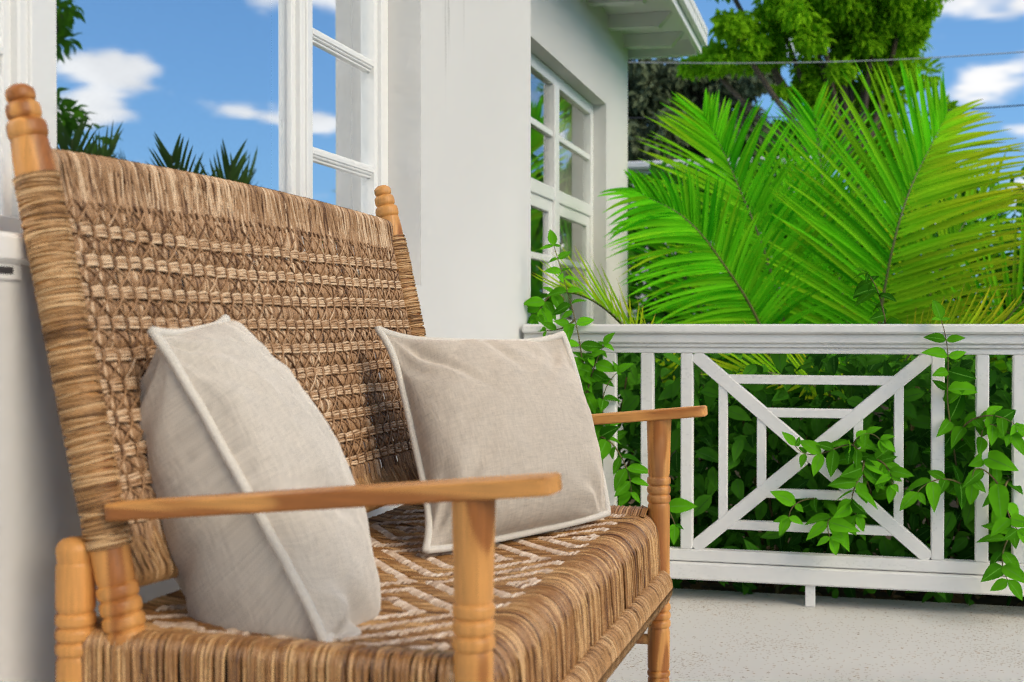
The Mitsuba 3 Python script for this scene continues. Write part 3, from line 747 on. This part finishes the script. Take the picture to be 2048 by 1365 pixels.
def leaf_ply(mat, k, tone):
    key = (mat, k, round(tone, 1))
    if key not in LEAF_PLY:
        V, f, UV = LT[k]; uv = UV.copy(); uv[:, 0] = key[2]
        LEAF_PLY[key] = mikit.ply((V, f), mat, smooth=True, uv=uv)
    return LEAF_PLY[key]


def frames(dirs, ups):
    x = dirs / np.linalg.norm(dirs, axis=-1, keepdims=True)
    z = ups - (ups * x).sum(-1, keepdims=True) * x; z /= np.linalg.norm(z, axis=-1, keepdims=True) + 1e-9
    return np.stack([x, np.cross(z, x), z], -1)


def leaves_mesh(pos, dirs, ups, size, tone, template=None):
    V, f, UV = template or LT[1]
    R = frames(dirs, ups)
    W = pos[:, None] + np.einsum('nij,kj->nki', R, V) * size[:, None, None]
    F_ = (f[None] + (np.arange(len(pos)) * len(V))[:, None, None]).reshape(-1, 3)
    uv = np.broadcast_to(UV, (len(pos), *UV.shape)).copy(); uv[..., 0] = tone[:, None]
    return (W.reshape(-1, 3), F_), uv.reshape(-1, 2)


def one_leaf(parent, pos, d, up, size, mat, tone, k):
    R = frames(np.array([d], float), np.array([up], float))[0]
    M = np.eye(4); M[:3, :3] = R * size; M[:3, 3] = pos
    key = number2(parent, 'leaf')
    scene[key] = {**leaf_ply(mat, k, tone), 'to_world': T(M.tolist())}


COUNT = {}


def number2(parent, name):
    c = COUNT.get((parent, name), 0); COUNT[(parent, name)] = c + 1
    return f'{parent}__{name}' + (f'_{c:03d}' if c else '')


rl = np.random.default_rng(21)
CAMW = -FW                                                # towards the viewer, for leaves that face the open porch


def sprig(key, path, n_pairs, size, tone0, seed, t0=0.1, mat='m_vine', face=(0.1, -0.8, 0.6), spread=1.0):
    """a twig with leaves in alternate pairs, each its own part"""
    r = np.random.default_rng(seed)
    p = spline(path, 40); tg = np.gradient(p, axis=0); tg /= np.linalg.norm(tg, axis=1, keepdims=True)
    rad = np.linspace(0.0040, 0.0011, 40)
    m, _ = tubes(p[None], rad[None], 5, (0, 1, 0.1))
    put(key, 'stem', m, 'm_stem', True)
    for i in range(n_pairs):
        t = t0 + (1 - t0) * (i + 0.3 * r.random()) / max(n_pairs - 1, 1); k = min(39, int(t * 39))
        for sg in (-1, 1):
            if r.random() < 0.08: continue
            fc = np.array(face) + r.normal(0, 0.35, 3)
            side = np.cross(tg[k], fc); side /= np.linalg.norm(side)
            d = side * sg * spread + tg[k] * r.uniform(0.1, 0.7) + np.array([0, -0.25, -0.25]) + r.normal(0, 0.28, 3)
            s = 1.28 * size * (1.0 - 0.45 * max(0, t - 0.75) / 0.25) * r.uniform(0.55, 1.25)
            one_leaf(key, p[k], d, fc, s, mat, float(np.clip(tone0 + r.normal(0, 0.32) + 0.25 * (t - 0.5), 0, 1)), int(r.integers(0, 4)))
    k = 39
    one_leaf(key, p[k], tg[k] + r.normal(0, 0.2, 3), face, size, mat, min(1, tone0 + 0.2), 1)


q = lambda px, py, Y: onY(px, py, Y)
vine = thing('vine', 'leafy green climbing shoot rising past the railing cap beside the stucco wall corner', 'vine')
sprig(vine, [q(1190, 1000, 3.98), q(1178, 860, 3.90), q(1168, 760, 3.83), q(1160, 690, 3.80), q(1150, 640, 3.81), q(1128, 560, 3.84), q(1108, 492, 3.86)], 22, 0.058, 0.55, 1)
sprig(vine, [q(1172, 800, 3.86), q(1190, 730, 3.82), q(1208, 690, 3.80)], 6, 0.052, 0.6, 2)
sprig(vine, [q(1120, 700, 3.82), q(1135, 720, 3.82), q(1165, 760, 3.84)], 4, 0.05, 0.55, 3)
sprig(vine, [q(1180, 900, 3.90), q(1215, 880, 3.83), q(1250, 930, 3.81), q(1262, 985, 3.81)], 8, 0.062, 0.45, 4)
sprig(vine, [q(1150, 640, 3.83), q(1128, 655, 3.82), q(1092, 662, 3.82)], 3, 0.045, 0.6, 5)
sprig(vine, [q(1290, 980, 3.95), q(1330, 1010, 3.88), q(1350, 1050, 3.84)], 3, 0.06, 0.35, 6)
sprig(vine, [q(1150, 1000, 3.99), q(1150, 900, 3.92), q(1140, 800, 3.86), q(1150, 740, 3.82), q(1180, 715, 3.80)], 12, 0.056, 0.5, 31)
sprig(vine, [q(1240, 1000, 3.98), q(1225, 900, 3.92), q(1205, 820, 3.86), q(1215, 770, 3.82), q(1235, 745, 3.81)], 9, 0.056, 0.5, 32)
sprig(vine, [q(1128, 600, 4.02), q(1105, 590, 3.98), q(1085, 610, 3.96), q(1072, 640, 3.94)], 7, 0.055, 0.5, 33)
vine = thing('vine', 'cluster of bright green leafy shoots hanging through the middle of the crossed railing panel', 'vine')
sprig(vine, [q(1740, 1000, 4.02), q(1720, 930, 3.90), q(1700, 890, 3.83), q(1650, 905, 3.81), q(1590, 892, 3.80)], 11, 0.055, 0.62, 7)
sprig(vine, [q(1735, 1010, 4.00), q(1715, 930, 3.90), q(1712, 880, 3.83), q(1740, 868, 3.80), q(1760, 880, 3.79)], 9, 0.055, 0.6, 8)
sprig(vine, [q(1715, 900, 3.88), q(1725, 940, 3.83), q(1705, 990, 3.80), q(1712, 1030, 3.80)], 9, 0.058, 0.5, 9)
sprig(vine, [q(1740, 920, 3.88), q(1770, 930, 3.84), q(1785, 970, 3.82)], 6, 0.055, 0.55, 10)
sprig(vine, [q(1640, 1000, 3.98), q(1610, 1000, 3.86), q(1582, 1020, 3.82), q(1578, 1035, 3.81)], 4, 0.062, 0.5, 11)
sprig(vine, [q(1690, 1030, 3.98), q(1668, 1035, 3.86), q(1655, 1052, 3.80), q(1660, 1075, 3.79)], 5, 0.068, 0.8, 12)
vine = thing('vine', 'dark leafy climbing shoots growing up the right end of the railing', 'vine')
sprig(vine, [q(1915, 1010, 3.98), q(1905, 880, 3.92), q(1895, 780, 3.84), q(1896, 715, 3.80), q(1890, 668, 3.80), q(1882, 640, 3.81)], 11, 0.068, 0.32, 13)
sprig(vine, [q(1930, 1000, 3.96), q(1900, 960, 3.86), q(1860, 965, 3.82), q(1835, 985, 3.80)], 5, 0.072, 0.5, 14)
sprig(vine, [q(1975, 1000, 3.98), q(1965, 900, 3.88), q(1975, 850, 3.82), q(2020, 868, 3.80)], 8, 0.072, 0.40, 15)
sprig(vine, [q(1925, 880, 3.95), q(1945, 840, 3.86), q(1985, 832, 3.82), q(2030, 850, 3.80)], 6, 0.066, 0.45, 16)
sprig(vine, [q(1990, 1000, 3.92), q(1985, 955, 3.84), q(1950, 940, 3.80), q(1945, 960, 3.80)], 4, 0.075, 0.5, 17)
sprig(vine, [q(2020, 960, 3.92), q(2010, 1000, 3.83), q(2022, 1040, 3.80), q(2035, 1060, 3.79)], 5, 0.072, 0.55, 18)
sprig(vine, [q(2030, 1040, 3.95), q(2015, 1080, 3.84), q(2005, 1130, 3.79), q(2015, 1160, 3.78)], 6, 0.072, 0.25, 19)
vine = thing('vine', 'dark shoot with grey green leaves standing behind the railing cap between the palms', 'vine')
sprig(vine, [q(1772, 660, 4.10), q(1766, 620, 4.08), q(1752, 575, 4.08), q(1735, 548, 4.06)], 7, 0.062, 0.12, 20, face=(0, -0.5, 0.8))

# --- the hedge behind the railing
hedge = thing('hedge', 'dense dark green leafy hedge filling the garden bed behind the railing', 'hedge')
N = 15000
pos = np.c_[rl.uniform(-1.25, 3.0, N), 4.03 + rl.random(N) ** 1.3 * 1.1, rl.uniform(0.02, 0.84, N)]
top = 0.62 + 0.22 * meshkit.noise(np.c_[pos[:, 0] * 3, pos[:, 1] * 3, pos[:, 0] * 0])
pos = pos[pos[:, 2] < top]; N = len(pos)
dirs = rl.normal(0, 1, (N, 3)); dirs[:, 2] = -np.abs(dirs[:, 2]) * 0.7; dirs[:, 1] -= 0.7
ups = rl.normal(0, 0.5, (N, 3)) + [0.1, -0.6, 0.8]
m, uv = leaves_mesh(pos, dirs, ups, rl.uniform(0.045, 0.085, N), np.clip(rl.normal(0.42, 0.38, N), 0, 1))
put(hedge, 'foliage', m, 'm_hedge', True, uv, kind='stuff')
for i in range(260):                                      # the front leaves one can pick apart
    x = rl.uniform(-0.95, 1.75); z = rl.uniform(0.08, 0.80)
    one_leaf(hedge, np.array([x, 3.945 + rl.uniform(0, 0.06), z]), [rl.normal(0, 0.7), -0.25 + rl.normal(0, 0.2), -0.5 + rl.normal(0, 0.5)], [rl.normal(0, 0.3), -0.9, 0.6], rl.uniform(0.06, 0.10), 'm_hedge', float(np.clip(rl.normal(0.58, 0.34), 0, 1)), int(rl.integers(0, 4)))
st = []
for i in range(60):
    x = rl.uniform(-1.2, 2.6); y = rl.uniform(4.06, 4.9); u = np.linspace(0, 1, 8)
    st.append(np.c_[x + rl.normal(0, 0.12) * u + 0.03 * np.sin(u * 6 + i), y + rl.normal(0, 0.08) * u, -0.08 + 0.75 * u])
m, _ = tubes(np.array(st), np.linspace(0.007, 0.003, 8)[None].repeat(60, 0), 6, (0, 1, 0.1))
put(hedge, 'stem', m, 'm_stem', True, kind='stuff')
N = 1500
pos = np.c_[rl.uniform(-1.2, 2.6, N), rl.uniform(4.03, 5.4, N), rl.uniform(-0.075, -0.03, N)]
m, uv = leaves_mesh(pos, rl.normal(0, 1, (N, 3)) * [1, 1, 0.25], rl.normal(0, 0.3, (N, 3)) + [0, 0, 1], rl.uniform(0.03, 0.07, N), rl.random(N))
key = put(None, 'leaf_litter', m, 'm_dry', True, uv, kind='stuff')
labels[key] |= {'label': 'dry brown leaf litter on the soil under the hedge', 'category': 'leaf litter'}


# --- palms
def leaflet(b, d, side_n, L, w, droop, yellow, r):
    n = 8; u = np.linspace(0, 1, n)
    d = d / np.linalg.norm(d)
    c = b + L * (u[:, None] * d) + np.array([0, 0, -1.0]) * (droop * L * u ** 2.2)[:, None] + np.cross(d, side_n) * (r.normal(0, 0.014) * L * u ** 2)[:, None]
    t = np.gradient(c, axis=0); t /= np.linalg.norm(t, axis=1, keepdims=True)
    nn = side_n - (t @ side_n)[:, None] * t; nn /= np.linalg.norm(nn, axis=1, keepdims=True)
    tw = r.normal(0, 0.14)
    sd = np.cross(t, nn); sd = sd * math.cos(tw) + nn * math.sin(tw); nn = np.cross(sd, t)
    wp = 0.84 * w * np.minimum(1, 0.35 + u * 4) * (1 - u) ** 0.55; wp[-1] = w * 0.03
    V = np.stack([c - sd * wp[:, None] / 2 + nn * wp[:, None] * 0.32, c, c + sd * wp[:, None] / 2 + nn * wp[:, None] * 0.32], 1).reshape(-1, 3)
    f = []
    for k in range(n - 1):
        for e in range(2): a = k * 3 + e; f += [[a, a + 3, a + 4], [a, a + 4, a + 1]]
    uv = np.stack([np.full(3 * n, yellow), np.repeat(u, 3)], -1)
    return V, np.array(f), uv


def frond(palm, path, normal, n, L, w, ang, droop, yellow, seed, single=False, t0=0.05, mat='m_palm', rad=0.011, lr=(1, 1), label=None):
    """path: the rachis in space; leaflets on both sides. lr scales the two sides' lengths"""
    r = np.random.default_rng(seed)
    p = spline(path, 60); tg = np.gradient(p, axis=0); tg /= np.linalg.norm(tg, axis=1, keepdims=True)
    m, _ = tubes(p[None], np.linspace(rad, rad * 0.25, 60)[None], 6, normal)
    fr = put(palm, 'frond', m, 'm_rachis', True, label=label)
    Vs, Fs, Us, off = [], [], [], 0
    for i in range(n):
        t = t0 + (1 - t0) * (i + 0.5) / n; k = min(59, int(t * 59))
        for sg in (0, 1):
            tt = t + r.normal(0, 0.004)
            nrm = np.array(normal, float); nrm -= (nrm @ tg[k]) * tg[k]; nrm /= np.linalg.norm(nrm)
            sd = np.cross(tg[k], nrm) * (-1 if sg == 0 else 1)
            a = math.radians(ang[0] + (ang[1] - ang[0]) * t ** 1.5 + r.normal(0, 1.6))
            d = tg[k] * math.cos(a) + sd * math.sin(a) + nrm * r.normal(0.16, 0.035)
            ll = L * lr[sg] * (0.60 + 0.40 * math.sin(math.pi * min(1, 0.15 + t * 0.80))) * (1 - 0.45 * max(0, t - 0.7) / 0.3) * r.uniform(0.93, 1.07)
            yl = float(np.clip(yellow[sg] + r.normal(0, 0.10), 0, 0.95)) + int(r.integers(0, 10))
            V, f, uv = leaflet(p[k], d, nrm, ll, w * r.uniform(0.85, 1.15), droop * r.uniform(0.6, 1.4), yl, r)
            if single:
                scene[number2(fr, 'leaflet')] = mikit.ply((V, f), 'm_palm', smooth=True, uv=uv)
            else:
                Vs.append(V); Fs.append(f + off); Us.append(uv); off += len(V)
    if not single:
        put(fr, 'leaflet', (np.vstack(Vs), np.vstack(Fs)), mat, True, np.vstack(Us), kind='stuff')


KD = 1.54                                                 # the tall palms stand about 7.5 m away
def D(pts, k=KD): return [atD(x, y, d * k) for x, y, d in pts]


C_ = CAMW
palm = thing('palm', 'large bright green feather leaved palm behind the railing beside the house wing', 'palm')
frond(palm, D([(1590, 760, 5.05), (1567, 640, 5.0), (1533, 517, 5.0), (1509, 450, 5.02), (1480, 382, 5.08), (1451, 314, 5.16), (1427, 266, 5.24), (1406, 228, 5.30)]), C_ + [0.1, 0, 0.15], 62, 0.50 * KD, 0.0245 * KD, (62, 22), 0.10, (0.18, 0.03), 31, True, 0.10,
      lr=(1.0, 0.92), label='tall upright green frond nearest the wing')
frond(palm, D([(1540, 760, 4.45), (1509, 628, 4.4), (1442, 522, 4.34), (1393, 459, 4.30), (1345, 420, 4.28), (1306, 401, 4.26), (1270, 380, 4.25)]), C_ + [-0.2, 0, 0.5], 58, 0.40 * KD, 0.0215 * KD, (62, 28), 0.22, (0.05, 0.0), 32, True, 0.15, lr=(1, 0.75),
      label='lower frond arching left across the corner of the wing')
frond(palm, D([(1650, 900, 5.5), (1656, 700, 5.5), (1655, 560, 5.52), (1650, 430, 5.56), (1640, 320, 5.64), (1625, 220, 5.75)]), C_, 55, 0.55 * KD, 0.020 * KD, (58, 22), 0.12, (0.03, 0.03), 33, False, 0.1)
frond(palm, D([(1330, 800, 4.6), (1300, 720, 4.55), (1255, 660, 4.5), (1200, 610, 4.46), (1120, 585, 4.4)], 1.0), C_ * 0.3 + [0, 0, 1.0], 26, 0.34, 0.022, (70, 40), -0.10, (0.55, 0.45), 34, False, 0.05)
frond(palm, D([(1450, 900, 5.4), (1440, 760, 5.4), (1400, 620, 5.45), (1350, 520, 5.5), (1300, 450, 5.6)]), C_ + [0, 0, 0.2], 44, 0.45 * KD, 0.020 * KD, (60, 25), 0.2, (0.05, 0.05), 35)
frond(palm, D([(1560, 900, 5.9), (1545, 700, 5.9), (1530, 560, 5.9), (1560, 420, 6.0), (1600, 330, 6.1)]), C_, 46, 0.5 * KD, 0.020 * KD, (58, 25), 0.15, (0.1, 0.1), 36)
pt = atD(1590, 760, 5.2 * KD)
put(palm, 'trunk', lathe([pt[0], pt[1], -0.1], (0, 0, 1), [(0, 0.07), (0.2, 0.055), (0.5, 0.045), (0.62, 0.02)], 12), 'm_bark', True)
palm2 = thing('palm', 'yellowing feather leaved palm behind the right half of the railing', 'palm')
frond(palm2, D([(1745, 760, 4.72), (1762, 620, 4.7), (1773, 556, 4.7), (1787, 488, 4.7), (1804, 425, 4.72), (1829, 358, 4.76), (1853, 309, 4.82), (1877, 261, 4.9), (1893, 228, 4.95)]), C_ + [0, 0, 0.1], 62, 0.56 * KD, 0.0260 * KD, (68, 25), 0.10, (0.14, 0.52), 41, True, 0.06,
      lr=(1.05, 0.95), label='tall yellow green frond leaning right')
frond(palm2, D([(1840, 900, 5.4), (1830, 700, 5.4), (1880, 540, 5.4), (1940, 430, 5.45), (1990, 370, 5.5)]), C_, 44, 0.5 * KD, 0.021 * KD, (60, 25), 0.2, (0.55, 0.6), 42)
frond(palm2, D([(1700, 900, 5.2), (1700, 760, 5.2), (1690, 620, 5.2), (1660, 480, 5.25), (1640, 380, 5.3)]), C_, 46, 0.5 * KD, 0.020 * KD, (58, 25), 0.15, (0.1, 0.15), 43)
frond(palm2, D([(1720, 860, 4.25), (1660, 790, 4.2), (1590, 760, 4.16), (1500, 745, 4.12), (1450, 760, 4.10)], 1.0), C_ * 0.6 + [0, 0, 1.0], 26, 0.26, 0.022, (62, 35), 0.0, (0.55, 0.5), 44)
frond(palm2, D([(1800, 760, 4.5), (1850, 690, 4.45), (1920, 665, 4.4), (2000, 655, 4.35), (2080, 660, 4.3)], 1.0), C_ * 0.3 + [0, 0, 1.0], 28, 0.20, 0.022, (75, 45), -0.25, (0.7, 0.6), 45)
frond(palm2, D([(1900, 900, 5.0), (1960, 740, 5.0), (2030, 620, 5.0), (2110, 560, 5.0), (2200, 530, 5.0)]), C_ + [0, 0, 0.3], 46, 0.5 * KD, 0.021 * KD, (62, 25), 0.18, (0.2, 0.3), 46)
frond(palm2, D([(1900, 900, 5.7), (1900, 700, 5.7), (1900, 560, 5.7), (1860, 430, 5.8), (1800, 330, 5.9)]), C_, 46, 0.5 * KD, 0.021 * KD, (58, 25), 0.15, (0.2, 0.2), 47)
pt = atD(1760, 760, 4.95 * KD)
put(palm2, 'trunk', lathe([pt[0], pt[1], -0.1], (0, 0, 1), [(0, 0.07), (0.2, 0.055), (0.5, 0.045), (0.62, 0.02)], 12), 'm_bark', True)
for lab, c0, sd in (('spiky palm out to the right, seen mirrored in the middle of the window', (1.45, 6.75, 0.3), 50), ('spiky palm nearest the porch corner, seen mirrored at the left of the window', (1.72, 5.75, 0.3), 70)):
    pk = thing('palm', lab, 'palm'); ctr3 = np.array(c0)
    for k in range(14):
        a = k * 2 * np.pi / 14 + 0.3 + sd; u = np.linspace(0, 1, 6); r_ = 0.55 + 0.3 * (k % 2)
        out = np.array([math.cos(a), math.sin(a), 0]); r_ *= 0.55 if out[0] < -0.2 else 1.0
        pth = ctr3 + out * (u ** 1.4 * r_)[:, None] + np.array([0, 0, 1]) * ((1.68 - 0.26 * (k % 2)) * u - 0.22 * u ** 2.5)[:, None]
        frond(pk, pth, np.array([-out[0], -out[1], 1.0]), 28, 0.52, 0.034, (50, 20), 0.06, (0.1, 0.1), sd + k, mat='m_palm_dark')
    put(pk, 'trunk', lathe([c0[0], c0[1], -0.1], (0, 0, 1), [(0, 0.09), (0.3, 0.07), (0.48, 0.05)], 12), 'm_bark', True)


# --- bushes behind the palms
def bush(label, c, r, n, size, mat, seed, tone=0.5):
    rr = np.random.default_rng(seed)
    key = thing('bush', label, 'bush')
    d = rr.normal(0, 1, (n, 3)); d /= np.linalg.norm(d, axis=1, keepdims=True)
    rad = rr.uniform(0.55, 1.0, n) ** 0.6 * (0.72 + 0.5 * meshkit.noise(d * 2.2 + seed))
    pos = np.array(c) + d * rad[:, None] * np.array(r)
    keep = pos[:, 2] > -0.05; pos, d = pos[keep], d[keep]; n = len(pos)
    m, uv = leaves_mesh(pos, d + rr.normal(0, 0.7, (n, 3)) + [0, 0, -0.4], d + rr.normal(0, 0.5, (n, 3)) + [0, 0, 0.5], rr.uniform(0.7, 1.3, n) * size, np.clip(rr.normal(tone, 0.25, n), 0, 1))
    put(key, 'foliage', m, mat, True, uv, kind='stuff')
    st = np.array([[np.array(c) * [1, 1, 0] + np.array([rr.normal(0, 0.15), rr.normal(0, 0.15), -0.1]) + (np.array([rr.normal(0, 0.3) * r[0], rr.normal(0, 0.3) * r[1], c[2] + 0.3 * r[2]])) * u for u in np.linspace(0, 1, 5)] for _ in range(6)])
    m, _ = tubes(st, 0.02, 6, (0, 1, 0.2)); put(key, 'stem', m, 'm_bark', True)
    return key


bush('broad mass of green leaves behind the tall upright palm frond', (-0.95, 10.6, 0.9), (1.5, 0.8, 1.50), 9000, 0.11, 'm_hedge', 61, 0.75)
bush('green bush behind the gap between the two palms', (0.55, 9.6, 0.6), (1.3, 0.8, 1.25), 5200, 0.11, 'm_hedge', 62, 0.7)
bush('dark green bush with big leaves behind the yellowing palm', (1.9, 9.0, 0.5), (1.1, 0.8, 1.1), 3500, 0.13, 'm_hedge', 63, 0.6)
bush('large leaved dark bush at the right edge above the railing', (2.35, 7.6, 0.6), (0.42, 0.5, 0.85), 900, 0.20, 'm_hedge', 64, 0.5)


# --- trees
def tree(label, base, top, blobs, n, size, mat, seed, tone=0.5, trunk_r=0.2):
    rr = np.random.default_rng(seed)
    key = thing('tree', label, 'tree')
    base, top = np.array(base, float), np.array(top, float)
    p = spline([base, base * 0.6 + top * 0.4 + [0.2, 0, 0], top], 20)
    m, _ = tubes(p[None], np.linspace(trunk_r, trunk_r * 0.4, 20)[None], 9, (0, 1, 0.1)); put(key, 'trunk', m, 'm_bark', True)
    P, Dn, tot = [], [], sum(b[3] ** 2 for b in blobs)
    for (x, y, z, r) in blobs:
        u = np.linspace(0, 1, 7)[:, None]; c = np.array([x, y, z])
        m, _ = tubes((p[12] * (1 - u) + c * u + np.array([0, 0, -0.25]) * np.sin(np.pi * u))[None], np.linspace(trunk_r * 0.4, 0.03, 7)[None], 6, (0, 1, 0.3)); put(key, 'limb', m, 'm_bark', True)
        k = int(n * r * r / tot)
        sub = c + rr.normal(0, 0.44, (max(9, int(r * 22)), 3)) * r * [1, 1, 0.75]
        w = rr.integers(0, len(sub), k)
        d = rr.normal(0, 1, (k, 3)); d /= np.linalg.norm(d, axis=1, keepdims=True)
        P.append(sub[w] + d * (rr.random(k) ** 0.45 * r * 0.36 * rr.uniform(0.5, 1.3, len(sub))[w])[:, None] * [1, 1, 0.7]); Dn.append(d)
    P, Dn = np.vstack(P), np.vstack(Dn); n = len(P)
    tn = np.clip(tone + 0.5 * (meshkit.noise(P * 1.4 + seed) - 0.5) * 2 * 0.6 + rr.normal(0, 0.15, n), 0, 1)
    m, uv = leaves_mesh(P, Dn + rr.normal(0, 0.6, (n, 3)) + [0, 0, -0.5], rr.normal(0, 0.6, (n, 3)) + [0, 0, 1], rr.uniform(0.7, 1.3, n) * size, tn, LT[3])
    put(key, 'crown', m, mat, True, uv, kind='stuff')


def blob(px, py, d, rpx): p = atD(px, py, d); return (*p, rpx / F * d)


tree('tall bright green leafy tree reaching over the palms', atD(1700, 720, 15) * [1, 1, 0] + [0, 0, -0.1], atD(1660, 60, 15),
     [blob(1700, 40, 15, 110), blob(1790, 120, 15.4, 95), blob(1640, 30, 14.6, 90), blob(1560, 40, 15, 80), blob(1470, 70, 14.5, 80), blob(1690, 150, 15, 90), blob(1800, 40, 15, 70), blob(1600, -60, 15, 120), blob(1750, -90, 15, 130), blob(1440, -60, 15, 90), blob(1530, 110, 15, 60), blob(1750, 20, 14.6, 90), blob(1670, 90, 15.3, 80), blob(1610, 190, 15, 55), blob(1720, 215, 15.5, 70), blob(1740, 330, 15.2, 90), blob(1830, 370, 15.5, 70), blob(1420, 130, 15, 50)],
     34000, 0.10, 'm_tree', 71, 0.66, 0.11)
tree('grey green feathery tree beyond the eave of the wing', atD(1380, 800, 22) * [1, 1, 0] + [0, 0, -0.1], atD(1390, 180, 22),
     [blob(1330, 190, 22, 110), blob(1420, 170, 22, 90), blob(1300, 280, 21, 90), blob(1470, 260, 22, 80), blob(1390, 300, 22, 100), blob(1240, 200, 22, 100), blob(1500, 160, 23, 55)],
     14000, 0.17, 'm_tree_dark', 72, 0.5, 0.25)
tree('distant dark tree low behind the palms', atD(1620, 800, 24) * [1, 1, 0] + [0, 0, -0.1], atD(1640, 330, 24),
     [blob(1560, 300, 24, 90), blob(1660, 280, 24, 90), blob(1760, 300, 24, 80), blob(1850, 360, 24, 80), blob(1480, 340, 24, 70)], 9000, 0.2, 'm_hedge', 73, 0.4, 0.25)
tree('sparse branched tree whose leaves show at the left of the window reflection', (7.2, 12.6, -0.1), (7.0, 12.4, 4.0),
     [(6.35, 12.5, 3.1, 0.55), (6.3, 12.5, 4.3, 0.5), (7.4, 12.6, 3.9, 0.9), (7.6, 12.4, 5.2, 1.1), (6.25, 12.4, 5.3, 0.45)], 3500, 0.13, 'm_tree', 74, 0.2, 0.16)

# --- the neighbour's house and the cables
nb = thing('neighbour_house', 'white neighbouring house half hidden behind the palms', 'house')
put(nb, 'wall', box(-8.0, -0.35, 14.0, 18.0, -0.1, 2.55, 0.01), 'm_stucco')
put(nb, 'roof', box(-8.15, -0.22, 13.85, 18.15, 2.552, 2.63, 0.015), 'm_frame')
for (a, b, r, nm) in (((1180, 124, 12), (2300, 84, 11.0), 0.0055, 'grey overhead cable crossing in front of the bright tree'), ((1180, 236, 13), (2300, 190, 12.2), 0.007, 'thin dark overhead cable just above the palm tips')):
    u = np.linspace(0, 1, 30)[:, None]; p0, p1 = atD(*a), atD(*b)
    k = thing('overhead_cable', nm, 'cable')
    m, _ = tubes((p0 * (1 - u) + p1 * u - np.array([0, 0, 0.08]) * np.sin(np.pi * u))[None], r, 6, (0, 1, 0.1))
    scene[k] = mikit.ply(m, 'm_metal' if r < 0.006 else 'm_rubber', smooth=True)
